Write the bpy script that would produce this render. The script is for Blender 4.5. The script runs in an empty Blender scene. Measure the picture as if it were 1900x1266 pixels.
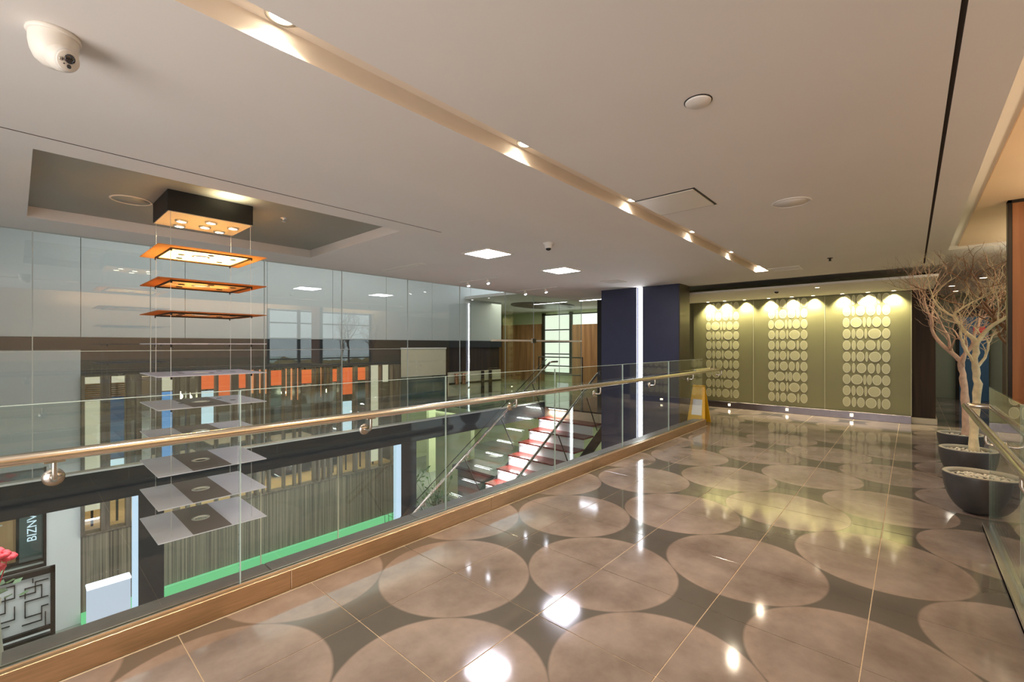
import bpy, bmesh, math, random
from mathutils import Vector, Matrix
random.seed(7)
S = bpy.context.scene
COL = S.collection

# ------------------------------------------------------------------ camera, world, exposure
H = 1.333
YAW = 0.7313
cam = bpy.data.cameras.new('camera')
camo = bpy.data.objects.new('camera', cam)
COL.objects.link(camo)
camo.location = (0, 0, H)
camo.rotation_euler = (math.pi / 2, 0, YAW - math.pi / 2)
cam.sensor_width = 36
cam.lens = 826 / 1900 * 36
cam.shift_y = 7 / 1900
cam.clip_start = 0.02
cam.clip_end = 200
S.camera = camo

W = bpy.data.worlds.new('world'); S.world = W
W.use_nodes = True
bgn = W.node_tree.nodes['Background']
bgn.inputs[0].default_value = (0.86, 0.93, 1.0, 1)
bgn.inputs[1].default_value = 1.7

S.view_settings.view_transform = 'Standard'
S.view_settings.look = 'None'
S.view_settings.exposure = 0.15
S.view_settings.gamma = 1
S.view_settings.use_curve_mapping = False
cy = S.cycles
cy.max_bounces = 14
cy.diffuse_bounces = 5
cy.glossy_bounces = 6
cy.transmission_bounces = 8
cy.transparent_max_bounces = 24
cy.sample_clamp_indirect = 6
cy.caustics_reflective = False
cy.caustics_refractive = False
try:
    cy.use_denoising = True
except Exception:
    pass

PI_ = math.pi
WARM = (1.0, 0.80, 0.52)
YELL = (1.0, 0.88, 0.54)
COOL = (0.86, 0.86, 1.0)

def lamp(kind, loc, energy, color, size=0.1, sizey=None, rot=(0, 0, 0), spot=None, blend=0.6, name='lamp_light', spread=None):
    d = bpy.data.lights.new(name, kind)
    d.energy = energy
    d.color = color
    if kind == 'AREA':
        d.shape = 'RECTANGLE'
        d.size = size
        d.size_y = sizey or size
        if spread: d.spread = spread
    else:
        d.shadow_soft_size = size
    if kind == 'SPOT':
        d.spot_size = spot
        d.spot_blend = blend
    o = bpy.data.objects.new(name, d)
    COL.objects.link(o)
    o.location = loc
    o.rotation_euler = rot
    return o

# large soft lights: unseen area lamps, mostly fill added to brighten the rooms
lamp('AREA', (-1.95, 1.0, 1.3), 165, (1.0, 0.95, 0.92), 4.5, 2.0, (0, -math.pi / 2, 0), name='fill_behind')  # added fill panel behind the camera, no window there
lamp('AREA', (3.4, 7.3, 3.25), 52, (1.0, 0.99, 0.97), 6.0, 2.2, (0, 0, 0), name='lobby_top_fill')  # added soft panel above the view, brightens the upper lobby
lamp('AREA', (2.6, 3.3, -0.42), 60, (0.95, 0.97, 1.0), 6.5, 0.5, (0, 0, 0), name='under_gallery_fill')  # added lamp without fitting, lifts the lower lobby
lamp('AREA', (-0.3, 7.2, -0.36), 30, (0.92, 0.96, 1.0), 1.6, 1.6, (0, 0, 0), name='lobby_side_fill')  # added lamp hanging free, brightens the lattice and white pier
lamp('AREA', (3.3, 7.6, -0.40), 36, (1.0, 0.93, 0.80), 4.0, 0.8, (0, 0, 0), name='lobby_front_fill')  # added fill over the striped panelling, no fitting
lamp('AREA', (9.0, 9.6, -0.45), 130, (1.0, 1.0, 0.82), 3.0, 4.0, (0, 0, 0), name='lower_lobby_fill')  # hidden fill added below the landing slab
lamp('AREA', (3.0, -1.05, 2.53), 26, (1.0, 0.74, 0.46), 5.0, 0.5, (0, 0, 0), name='side_cove_light')
lamp('AREA', (3.0, -1.2, 2.15), 34, (1.0, 0.78, 0.52), 5.0, 0.4, (PI_, 0, 0), name='side_up_fill')  # added uplight without fitting, brightens the raised side ceiling
lamp('AREA', (7.4, -1.25, 2.2), 9, (1.0, 0.88, 0.66), 1.8, 0.3, (PI_, 0, 0), name='side_up_fill')  # second added uplight, farther along the side
lamp('AREA', (7.2, -0.95, 2.53), 16, (1.0, 0.85, 0.6), 1.6, 0.5, (0, 0, 0), name='side_cove_light')
lamp('AREA', (10.5, 9.0, 2.5), 90, (1.0, 1.0, 0.8), 3.0, 3.0, (0, 0, 0), name='landing_room_light')
lamp('AREA', (13.3, -0.9, 2.5), 14, (1.0, 0.95, 0.8), 2.0, 0.6, (0, 0, 0), name='corridor_light')

# ------------------------------------------------------------------ materials
def rgb(h):
    h = h.lstrip('#')
    c = [int(h[i:i + 2], 16) / 255 for i in (0, 2, 4)]
    return tuple((x / 12.92 if x <= .04045 else ((x + .055) / 1.055) ** 2.4) for x in c) + (1,)

def new_mat(name):
    m = bpy.data.materials.new(name)
    m.use_nodes = True
    nt = m.node_tree
    for n in list(nt.nodes):
        nt.nodes.remove(n)
    out = nt.nodes.new('ShaderNodeOutputMaterial')
    return m, nt, out

def mat(name, color, rough=0.5, metal=0.0, var=0.06, scale=6.0, stretch=(1, 1, 1), spec=0.5, bump=0.0, bscale=60):
    m, nt, out = new_mat(name)
    p = nt.nodes.new('ShaderNodeBsdfPrincipled')
    nt.links.new(p.outputs[0], out.inputs[0])
    c = rgb(color) if isinstance(color, str) else color
    geo = nt.nodes.new('ShaderNodeNewGeometry')
    mp = nt.nodes.new('ShaderNodeMapping')
    mp.inputs['Scale'].default_value = stretch
    nz = nt.nodes.new('ShaderNodeTexNoise')
    nz.inputs['Scale'].default_value = scale
    nz.inputs['Detail'].default_value = 4
    nt.links.new(geo.outputs['Position'], mp.inputs[0])
    nt.links.new(mp.outputs[0], nz.inputs['Vector'])
    rp = nt.nodes.new('ShaderNodeValToRGB')
    rp.color_ramp.elements[0].position = 0.3
    rp.color_ramp.elements[1].position = 0.7
    rp.color_ramp.elements[0].color = tuple(max(0, x * (1 - var)) for x in c[:3]) + (1,)
    rp.color_ramp.elements[1].color = tuple(min(1, x * (1 + var)) for x in c[:3]) + (1,)
    nt.links.new(nz.outputs[0], rp.inputs[0])
    nt.links.new(rp.outputs[0], p.inputs['Base Color'])
    p.inputs['Roughness'].default_value = rough
    p.inputs['Metallic'].default_value = metal
    p.inputs['Specular IOR Level'].default_value = spec
    if bump:
        n2 = nt.nodes.new('ShaderNodeTexNoise'); n2.inputs['Scale'].default_value = bscale
        nt.links.new(mp.outputs[0], n2.inputs['Vector'])
        b = nt.nodes.new('ShaderNodeBump'); b.inputs['Strength'].default_value = bump
        b.inputs['Distance'].default_value = 0.01
        nt.links.new(n2.outputs[0], b.inputs['Height'])
        nt.links.new(b.outputs[0], p.inputs['Normal'])
    return m

def emit(name, color, strength):
    m, nt, out = new_mat(name)
    e = nt.nodes.new('ShaderNodeEmission')
    e.inputs[0].default_value = rgb(color) if isinstance(color, str) else tuple(color) + (1,)
    e.inputs[1].default_value = strength
    nt.links.new(e.outputs[0], out.inputs[0])
    return m

def glass(name, tint=(0.95, 0.98, 0.96), r0=0.045, refl=(1, 1, 1)):
    # thin architectural glass: clear transmission, Schlick reflection
    m, nt, out = new_mat(name)
    tr = nt.nodes.new('ShaderNodeBsdfTransparent'); tr.inputs[0].default_value = tuple(tint) + (1,)
    gl = nt.nodes.new('ShaderNodeBsdfGlossy'); gl.inputs['Roughness'].default_value = 0.0
    gl.inputs[0].default_value = tuple(refl) + (1,)
    lw = nt.nodes.new('ShaderNodeLayerWeight'); lw.inputs[0].default_value = 0.5
    pw = nt.nodes.new('ShaderNodeMath'); pw.operation = 'POWER'; pw.inputs[1].default_value = 5
    ma = nt.nodes.new('ShaderNodeMath'); ma.operation = 'MULTIPLY_ADD'
    ma.inputs[1].default_value = 1 - r0; ma.inputs[2].default_value = r0
    mx = nt.nodes.new('ShaderNodeMixShader')
    nt.links.new(lw.outputs['Facing'], pw.inputs[0])
    nt.links.new(pw.outputs[0], ma.inputs[0])
    nt.links.new(ma.outputs[0], mx.inputs[0])
    nt.links.new(tr.outputs[0], mx.inputs[1])
    nt.links.new(gl.outputs[0], mx.inputs[2])
    nt.links.new(mx.outputs[0], out.inputs[0])
    return m

def wood(name, c1, c2, axis=2, scale=14, rough=0.4):
    m, nt, out = new_mat(name)
    p = nt.nodes.new('ShaderNodeBsdfPrincipled')
    nt.links.new(p.outputs[0], out.inputs[0])
    geo = nt.nodes.new('ShaderNodeNewGeometry')
    mp = nt.nodes.new('ShaderNodeMapping')
    sc = [scale, scale, scale]; sc[axis] = scale * 0.06
    mp.inputs['Scale'].default_value = sc
    nz = nt.nodes.new('ShaderNodeTexNoise'); nz.inputs['Scale'].default_value = 1.0; nz.inputs['Detail'].default_value = 6
    nt.links.new(geo.outputs['Position'], mp.inputs[0]); nt.links.new(mp.outputs[0], nz.inputs['Vector'])
    rp = nt.nodes.new('ShaderNodeValToRGB')
    rp.color_ramp.elements[0].position = .35; rp.color_ramp.elements[1].position = .68
    rp.color_ramp.elements[0].color = rgb(c1); rp.color_ramp.elements[1].color = rgb(c2)
    nt.links.new(nz.outputs[0], rp.inputs[0]); nt.links.new(rp.outputs[0], p.inputs['Base Color'])
    p.inputs['Roughness'].default_value = rough
    p.inputs['Specular IOR Level'].default_value = .3
    return m

TX, TY, TA = 1.107, 1.985, 0.61      # tile grid origin and size

def tile_mat():
    # polished porcelain: pale discs around every other joint crossing, dark four-pointed stars between
    m, nt, out = new_mat('polished_tile')
    N = nt.nodes.new; L = nt.links.new
    p = N('ShaderNodeBsdfPrincipled'); L(p.outputs[0], out.inputs[0])
    geo = N('ShaderNodeNewGeometry'); sp = N('ShaderNodeSeparateXYZ'); L(geo.outputs['Position'], sp.inputs[0])
    def M(op, a, b=None, c=None):
        n = N('ShaderNodeMath'); n.operation = op
        for i, v in enumerate((a, b, c)):
            if v is None: continue
            if isinstance(v, (int, float)): n.inputs[i].default_value = v
            else: L(v, n.inputs[i])
        return n.outputs[0]
    u = M('DIVIDE', M('SUBTRACT', sp.outputs[0], TX), TA)
    v = M('DIVIDE', M('SUBTRACT', sp.outputs[1], TY), TA)
    s = M('MULTIPLY', M('SUBTRACT', M('ADD', u, v), 1.0), 0.5)
    t = M('MULTIPLY', M('SUBTRACT', M('SUBTRACT', u, v), 1.0), 0.5)
    ds = M('SUBTRACT', s, M('ROUND', s)); dt = M('SUBTRACT', t, M('ROUND', t))
    r = M('SQRT', M('ADD', M('MULTIPLY', ds, ds), M('MULTIPLY', dt, dt)))
    mr = N('ShaderNodeMapRange'); mr.inputs[1].default_value = 0.492; mr.inputs[2].default_value = 0.506
    L(r, mr.inputs[0])
    rim = N('ShaderNodeMapRange'); rim.inputs[1].default_value = 0.38; rim.inputs[2].default_value = 0.49
    L(r, rim.inputs[0])
    n1 = N('ShaderNodeTexNoise'); n1.inputs['Scale'].default_value = 2.6; n1.inputs['Detail'].default_value = 7; n1.inputs['Roughness'].default_value = .62
    L(geo.outputs['Position'], n1.inputs['Vector'])
    rp = N('ShaderNodeValToRGB')
    rp.color_ramp.elements[0].position = .32; rp.color_ramp.elements[1].position = .70
    rp.color_ramp.elements[0].color = rgb('#6c6059'); rp.color_ramp.elements[1].color = rgb('#93867f')
    L(n1.outputs[0], rp.inputs[0])
    rp2 = N('ShaderNodeValToRGB')
    rp2.color_ramp.elements[0].color = rgb('#4d4944'); rp2.color_ramp.elements[1].color = rgb('#605b55')
    L(n1.outputs[0], rp2.inputs[0])
    lt = N('ShaderNodeMix'); lt.data_type = 'RGBA'; lt.blend_type = 'MULTIPLY'
    lt.inputs[7].default_value = (1.12, 1.1, 1.08, 1)
    L(rim.outputs[0], lt.inputs[0]); L(rp.outputs[0], lt.inputs[6])
    mx = N('ShaderNodeMix'); mx.data_type = 'RGBA'
    L(mr.outputs[0], mx.inputs[0]); L(lt.outputs[2], mx.inputs[6]); L(rp2.outputs[0], mx.inputs[7])
    L(mx.outputs[2], p.inputs['Base Color'])
    rr = N('ShaderNodeMapRange'); rr.inputs[3].default_value = 0.04; rr.inputs[4].default_value = 0.12
    L(n1.outputs[0], rr.inputs[0]); L(rr.outputs[0], p.inputs['Roughness'])
    p.inputs['IOR'].default_value = 1.75
    return m

def stripe_mat():
    m, nt, out = new_mat('striped_panelling')
    N = nt.nodes.new; L = nt.links.new
    p = N('ShaderNodeBsdfPrincipled'); L(p.outputs[0], out.inputs[0])
    geo = N('ShaderNodeNewGeometry'); mp = N('ShaderNodeMapping'); mp.inputs['Scale'].default_value = (42, 1, 0.35)
    L(geo.outputs['Position'], mp.inputs[0])
    nz = N('ShaderNodeTexNoise'); nz.inputs['Scale'].default_value = 1; nz.inputs['Detail'].default_value = 3
    L(mp.outputs[0], nz.inputs['Vector'])
    rp = N('ShaderNodeValToRGB')
    rp.color_ramp.elements[0].position = .35; rp.color_ramp.elements[1].position = .66
    rp.color_ramp.elements[0].color = rgb('#4a443b'); rp.color_ramp.elements[1].color = rgb('#8f8674')
    L(nz.outputs[0], rp.inputs[0]); L(rp.outputs[0], p.inputs['Base Color'])
    p.inputs['Roughness'].default_value = .35
    return m

def plate_mat(name, top, through, f):
    # smoked acrylic: grey sheen from above, amber where light shines through
    m, nt, out = new_mat(name)
    N = nt.nodes.new; L = nt.links.new
    df = N('ShaderNodeBsdfDiffuse'); df.inputs[0].default_value = rgb(top)
    tl = N('ShaderNodeBsdfTranslucent'); tl.inputs[0].default_value = through + (1,)
    a = N('ShaderNodeMixShader'); a.inputs[0].default_value = f
    L(df.outputs[0], a.inputs[1]); L(tl.outputs[0], a.inputs[2])
    gl = N('ShaderNodeBsdfGlossy'); gl.inputs['Roughness'].default_value = .15
    b = N('ShaderNodeMixShader'); b.inputs[0].default_value = .05
    L(a.outputs[0], b.inputs[1]); L(gl.outputs[0], b.inputs[2]); L(b.outputs[0], out.inputs[0])
    return m

def frost_mat(name, c, tl, mixf=.4, rough=.25):
    m, nt, out = new_mat(name)
    N = nt.nodes.new; L = nt.links.new
    p = N('ShaderNodeBsdfPrincipled'); p.inputs['Base Color'].default_value = rgb(c); p.inputs['Roughness'].default_value = rough
    t = N('ShaderNodeBsdfTranslucent'); t.inputs[0].default_value = rgb(tl)
    a = N('ShaderNodeMixShader'); a.inputs[0].default_value = mixf
    L(p.outputs[0], a.inputs[1]); L(t.outputs[0], a.inputs[2]); L(a.outputs[0], out.inputs[0])
    return m

M = {}
M['ceil'] = mat('ceiling_paint', '#e2deda', .75, var=.015, scale=2)
M['tray'] = mat('tray_paint', '#8d8e86', .45, var=.03, scale=2)
M['warm_lit_paint'] = mat('warm_lit_tint', '#d9c0a2', .8, var=.03, scale=2)  # tan tint puts the orange light of the side into the colour
M['groove_shade'] = mat('painted_groove_shade', '#4a3f36', .8, var=.05)  # dark paint stands in for the shade inside the ceiling grooves
M['slotp'] = mat('slot_paint', '#e9dccb', .7, var=.02)
M['grout'] = mat('grout', '#c9b499', .8, var=.1, scale=40)
M['tile'] = tile_mat()
M['bronze'] = mat('brushed_bronze', '#d0b190', .36, 1.0, .10, 9, (1, 1, 14))
M['steel'] = mat('brushed_steel', '#c9c3ba', .22, 1.0, .05, 20)
M['railsteel'] = mat('warm_steel_rail', '#e6dccd', .2, 1.0, .05, 20, (.3, 8, 8))
M['alu'] = mat('aluminium', '#e3e1dc', .3, 1.0, .03)
M['slate'] = mat('slate_edge', '#5b5a5c', .4, 0, .15, 12)
M['glass'] = glass('clear_glass')
M['glass2'] = glass('partition_glass', (0.925, 0.95, 0.935), .075)
M['glassR'] = glass('side_glass', (0.92, 0.96, 0.93), .05)
M['joint'] = mat('silicone_joint', '#bfc4c0', .4, var=.05)
M['glassedge'] = mat('glass_edge', '#b9ccc6', .15, var=.1)
M['beam'] = mat('dark_beam', '#1a1f25', .45, var=.1)
M['navy'] = mat('navy_paint', '#30334c', .42, var=.06)
M['bronzewall'] = mat('bronze_laminate', '#4a4234', .35, .3, .1)
M['black'] = mat('black_paint', '#0d0b09', .6, var=.1)
M['duskmetal'] = mat('dull_steel', '#6a6467', .32, 1.0, .08, 10)
M['darkmetal'] = mat('dark_metal', '#2e2b28', .35, .8, .1)
M['white'] = mat('white_plastic', '#e6e0d6', .4, var=.02)
M['wallpale'] = mat('pale_blue_wall', '#c2c6c6', .35, var=.03, scale=1.5)
M['wallwhite'] = mat('white_wall', '#d6d8d8', .6, var=.03, scale=1.5)
M['band'] = mat('dark_band', '#2a2e32', .35, var=.08)
M['header'] = mat('dark_header', '#403f40', .45, var=.12, scale=10, stretch=(6, 6, .3))
M['stripe'] = stripe_mat()
M['fin'] = wood('grey_oak_fin', '#5e554b', '#80766a', 2, 20)
M['woodR'] = wood('walnut_panel', '#7d5032', '#9c6a45', 2, 12, .38)
M['woodD'] = wood('dark_wood', '#2b2018', '#43321f', 2, 12, .6)
M['woodB'] = wood('brown_wood', '#7d5738', '#a0744d', 2, 10, .5)
M['cab'] = wood('oak_cabinet', '#a87c53', '#c59b70', 2, 10, .45)
M['tread'] = wood('red_tread', '#5a201b', '#7d2b22', 1, 14, .25)
M['riser'] = frost_mat('frosted_riser', '#e2e3e8', '#ffffff', .3, .3)
M['ovalglass'] = mat('frosted_panel', '#83815f', .42, 0, .05, 1.2, spec=.3)
M['oval'] = mat('etched_oval', '#bab890', .35, 0, .05, 4)
M['ovaledge'] = mat('etched_oval_rim', '#d2d0b4', .35, 0, .04, 4)
M['bowl'] = mat('charcoal_bowl', '#3b3a3b', .42, 0, .12, 10)
M['rim'] = mat('pale_bowl_rim', '#a8a390', .5, 0, .06, 10)
M['soil'] = mat('dark_gravel_bed', '#2a2824', .9, 0, .4, 60)
M['pebble'] = mat('pale_pebble', '#d2cdb9', .5, 0, .12, 12)
M['pebble2'] = mat('grey_pebble', '#9a968a', .5, 0, .15, 12)
M['bark'] = mat('bleached_branch', '#c9a58a', .6, 0, .22, 14, bump=.3)
M['bark2'] = mat('pale_branch', '#d6c59c', .6, 0, .22, 14, bump=.3)
M['bark3'] = mat('brown_branch', '#7d5a3c', .6, 0, .22, 14, bump=.3)
M['plate'] = plate_mat('grey_acrylic', '#eceaf2', (.9, .75, .6), .10)
M['amber'] = plate_mat('lit_plate_acrylic', '#b87a52', (1.0, .62, .30), .6)  # lit copy of the plate acrylic, lamp glow put into its colour
M['innersheet'] = frost_mat('pale_sheet', '#d8b98a', '#ffd08a', .45, .5)
M['band_grey'] = frost_mat('grey_band_tone', '#8b8a86', '#b05a1c', .35, .4)
M['ring'] = mat('polished_ring', '#f0ead8', .25, 0, .02)
M['lampw'] = emit('warm_lamp', (1.0, .88, .62), 14)
M['lampslot'] = emit('slot_lamp', (1.0, .9, .72), 22)
M['lampc'] = emit('cool_panel', (.88, .86, 1.0), 58)
M['strip'] = emit('strip_white', (.97, .97, 1.0), 12)
M['stripblue'] = emit('strip_blue_white', (.62, .80, 1.0), .95)
M['green'] = emit('green_strip', (.20, .72, .32), .85)
M['boxglow'] = emit('light_box_edge', (.8, .86, 1.0), 3)
M['boxface'] = emit('light_box_face', (.62, .70, .84), .85)
M['daywin'] = emit('frosted_daylight', (.90, 1.0, .80), 1.15)
M['yellow'] = mat('yellow_plastic', '#d9a818', .4, 0, .05)
M['paper'] = mat('paper', '#e8eaec', .7, 0, .03)
M['greenwall'] = mat('pale_green_wall', '#c7d0a8', .7, 0, .04, 1.5)
M['cream'] = mat('cream_panel', '#d8ceb4', .6, 0, .03)
M['creamlit'] = emit('backlit_cream', (.86, .76, .58), .8)
M['orange'] = mat('orange_board', '#f0683f', .5, 0, .05)
M['orangelit'] = emit('backlit_orange', (1.0, .20, .07), .95)
M['bluelit'] = emit('screen_blue', (.16, .38, .80), .9)
M['whitelit'] = emit('screen_white', (.72, .86, 1.0), 1.1)
M['bluedim'] = emit('screen_dim_blue', (.08, .17, .32), .5)
M['greyboard'] = mat('grey_board', '#a3a9ab', .4, 0, .05)
M['tube'] = emit('pendant_tube', (1.0, .38, .18), .9)
M['shopfloor'] = mat('shop_floor', '#b89c74', .4, 0, .1)
M['lowfloor'] = mat('lower_floor', '#8d938c', .18, 0, .15, 1.3)
M['greenfloor'] = mat('landing_floor', '#7f8670', .12, 0, .2, 1.5)
M['leaf'] = mat('leaf', '#4c6b3a', .5, 0, .3, 8)
M['red'] = mat('red_petal', '#d2303c', .5, 0, .2, 12)
M['bluedoor'] = mat('blue_door', '#3f6f97', .4, 0, .05)
M['corr'] = mat('corridor_wall', '#a9b39c', .6, 0, .03)
M['copper'] = mat('copper', '#c98a6a', .25, 1, .1)
M['screen'] = mat('dark_screen', '#4f6062', .25, 0, .2, 2)
M['lens'] = mat('lens', '#1a1a22', .05, 0, .05, spec=1)
M['lawn'] = mat('lawn', '#8fa050', .9, 0, .3, 3)
M['hedge'] = mat('hedge', '#a98a4a', .9, 0, .5, 2)

# ------------------------------------------------------------------ mesh helpers
class MB:
    def __init__(s):
        s.v = []; s.f = []; s.sm = []; s.mi = []; s.cur = 0
    def add(s, vs, fs, smooth=False):
        o = len(s.v)
        s.v += [tuple(x) for x in vs]
        for f in fs:
            s.f.append(tuple(i + o for i in f)); s.sm.append(smooth); s.mi.append(s.cur)
    def box(s, x0, x1, y0, y1, z0, z1):
        vs = [(x, y, z) for z in (z0, z1) for y in (y0, y1) for x in (x0, x1)]
        s.add(vs, [(0, 2, 3, 1), (4, 5, 7, 6), (0, 1, 5, 4), (2, 6, 7, 3), (0, 4, 6, 2), (1, 3, 7, 5)])
        return s
    def bbox(s, x0, x1, y0, y1, z0, z1, b=.004):
        # box with chamfered edges
        bm = bmesh.new()
        bmesh.ops.create_cube(bm, size=1)
        for v in bm.verts:
            v.co = Vector(((x0 + x1) / 2 + v.co.x * (x1 - x0), (y0 + y1) / 2 + v.co.y * (y1 - y0), (z0 + z1) / 2 + v.co.z * (z1 - z0)))
        b = min(b, .45 * min(x1 - x0, y1 - y0, z1 - z0))
        bmesh.ops.bevel(bm, geom=bm.edges[:], offset=b, segments=1, affect='EDGES')
        s.bm(bm); return s
    def bm(s, bm, smooth=False):
        bm.verts.index_update()
        s.add([v.co for v in bm.verts], [[v.index for v in f.verts] for f in bm.faces], smooth)
        bm.free()
    def prism(s, pts, z0, z1):
        n = len(pts)
        s.add([(x, y, z0) for x, y in pts] + [(x, y, z1) for x, y in pts],
              [tuple(range(n))[::-1], tuple(range(n, 2 * n))] + [(i, (i + 1) % n, n + (i + 1) % n, n + i) for i in range(n)])
        return s
    def xprism(s, pts, y0, y1):
        # pts in (x,z), extruded along y
        n = len(pts)
        s.add([(x, y0, z) for x, z in pts] + [(x, y1, z) for x, z in pts],
              [tuple(range(n)), tuple(range(n, 2 * n))[::-1]] + [((i + 1) % n, i, n + i, n + (i + 1) % n) for i in range(n)])
        return s
    def cyl(s, p0, p1, r0, r1=None, n=16, caps=True):
        r1 = r0 if r1 is None else r1
        p0 = Vector(p0); p1 = Vector(p1)
        d = (p1 - p0).normalized()
        a = d.orthogonal().normalized(); b = d.cross(a)
        R0 = [p0 + (a * math.cos(2 * math.pi * k / n) + b * math.sin(2 * math.pi * k / n)) * r0 for k in range(n)]
        R1 = [p1 + (a * math.cos(2 * math.pi * k / n) + b * math.sin(2 * math.pi * k / n)) * r1 for k in range(n)]
        s.add(R0 + R1, [(k, (k + 1) % n, n + (k + 1) % n, n + k) for k in range(n)], True)
        if caps:
            s.add(R0, [tuple(range(n))[::-1]]); s.add(R1, [tuple(range(n))])
        return s
    def tube(s, pts, rad, n=8, caps=True):
        pts = [Vector(p) for p in pts]
        if not isinstance(rad, (list, tuple)): rad = [rad] * len(pts)
        rings = []; prev = None
        for i, p in enumerate(pts):
            d = (pts[min(i + 1, len(pts) - 1)] - pts[max(i - 1, 0)]).normalized()
            if prev is None: a = d.orthogonal().normalized()
            else:
                a = prev - d * prev.dot(d)
                a = a.normalized() if a.length > 1e-6 else d.orthogonal().normalized()
            prev = a; b = d.cross(a)
            rings += [p + (a * math.cos(2 * math.pi * k / n) + b * math.sin(2 * math.pi * k / n)) * rad[i] for k in range(n)]
        fs = []
        for i in range(len(pts) - 1):
            for k in range(n):
                fs.append((i * n + k, i * n + (k + 1) % n, (i + 1) * n + (k + 1) % n, (i + 1) * n + k))
        s.add(rings, fs, True)
        if caps:
            s.add(rings[:n], [tuple(range(n))[::-1]]); s.add(rings[-n:], [tuple(range(n))])
        return s
    def lathe(s, prof, c, n=32, axis=None, smooth=True):
        # prof: list of (r, z) going round the solid; axis: optional rotation matrix
        vs = []
        for r, z in prof:
            for k in range(n):
                p = Vector((r * math.cos(2 * math.pi * k / n), r * math.sin(2 * math.pi * k / n), z))
                if axis is not None: p = axis @ p
                vs.append(p + Vector(c))
        fs = []
        for i in range(len(prof) - 1):
            for k in range(n):
                fs.append((i * n + k, i * n + (k + 1) % n, (i + 1) * n + (k + 1) % n, (i + 1) * n + k))
        s.add(vs, fs, smooth)
        if prof[0] != prof[-1]:
            if prof[0][0] > 1e-5: s.add(vs[:n], [tuple(range(n))[::-1]])
            if prof[-1][0] > 1e-5: s.add(vs[-n:], [tuple(range(n))])
        return s
    def build(s, name, m, parent=None, fix=True):
        c = Vector([(min(v[i] for v in s.v) + max(v[i] for v in s.v)) / 2 for i in range(3)])
        me = bpy.data.meshes.new(name)
        me.from_pydata([Vector(v) - c for v in s.v], [], s.f)
        ms = m if isinstance(m, (list, tuple)) else [m]
        for mm in ms: me.materials.append(mm)
        me.polygons.foreach_set('use_smooth', s.sm)
        me.polygons.foreach_set('material_index', s.mi)
        if fix:
            bm = bmesh.new(); bm.from_mesh(me)
            bmesh.ops.recalc_face_normals(bm, faces=bm.faces[:])
            bm.to_mesh(me); bm.free()
        me.update()
        o = bpy.data.objects.new(name, me)
        COL.objects.link(o)
        o.location = c
        if parent is not None: adopt(o, parent)
        return o

def wloc(o):
    l = Vector(o.location)
    while o.parent is not None:
        o = o.parent; l += Vector(o.location)
    return l

def adopt(o, parent):
    o.location = Vector(o.location) - wloc(parent)
    o.parent = parent

def tag(o, label=None, cat=None, group=None, kind=None):
    if label: o['label'] = label
    if cat: o['category'] = cat
    if group: o['group'] = group
    if kind: o['kind'] = kind
    return o

def thing(name, loc, label, cat, group=None):
    o = bpy.data.objects.new(name, None); COL.objects.link(o)
    o.location = loc; o.empty_display_size = .1
    return tag(o, label, cat, group)

def struct(o, label=None):
    return tag(o, label, None, None, 'structure')

def instance(src, name, loc, parent=None, rot=None, scale=None):
    o = bpy.data.objects.new(name, src.data); COL.objects.link(o)
    o.location = loc
    if rot is not None: o.rotation_euler = rot
    if scale is not None: o.scale = scale
    if parent is not None: adopt(o, parent)
    return o

def copy_tree(o, parent=None):
    c = o.copy(); COL.objects.link(c); c.parent = parent
    for ch in list(o.children): copy_tree(ch, c)
    return c

def scale_about(root, p, f):
    root.scale = (f, f, f)

PI = math.pi
ZC = 2.37
ZL = -2.65
D2 = 5.92
D3 = 8.85

# ------------------------------------------------------------------ floors
def slab(name, rects, m, z0, z1):
    b = MB()
    for r in rects: b.box(*r, z0, z1)
    return struct(b.build(name, m))

floor = slab('floor', [(-2, 7.63, -1.6, 2.74), (7.63, 10.2, -1.6, 6.12), (10.2, 15.7, -1.6, 0.2)], M['grout'], -.30, -.003)
floor['label'] = 'mezzanine floor of large polished patterned tiles'
full = None
def tile_region(x0, x1, y0, y1, skip=None):
    global full
    i0 = math.floor((x0 - TX) / TA); i1 = math.ceil((x1 - TX) / TA)
    j0 = math.floor((y0 - TY) / TA); j1 = math.ceil((y1 - TY) / TA)
    g = .0022
    for i in range(i0, i1):
        for j in range(j0, j1):
            a0 = max(x0, TX + i * TA + g); a1 = min(x1, TX + (i + 1) * TA - g)
            b0 = max(y0, TY + j * TA + g); b1 = min(y1, TY + (j + 1) * TA - g)
            if a1 - a0 < .02 or b1 - b0 < .02: continue
            whole = abs((a1 - a0) - (TA - 2 * g)) < 1e-4 and abs((b1 - b0) - (TA - 2 * g)) < 1e-4
            if whole and full is not None:
                instance(full, 'tile', ((a0 + a1) / 2, (b0 + b1) / 2, -.0015), floor)
            else:
                t = MB().bbox(a0, a1, b0, b1, -.003, 0, .0008).build('tile', M['tile'], floor)
                if whole: full = t
tile_region(-2, 7.63, -1.6, 2.50)
tile_region(7.63, 10.02, -1.6, 6.1)
tile_region(10.02, 15.6, -1.6, -0.01)
fl2 = slab('floor', [(7.63, 13.2, 6.12, 13)], M['greenfloor'], -.30, 0)
fl2['label'] = 'glossy green-grey floor of the room past the stair head'
fl3 = slab('floor', [(-1.7, 13.2, 2.74, 13)], M['lowfloor'], ZL - .2, ZL)
fl3['label'] = 'grey floor of the lower lobby'

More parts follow.
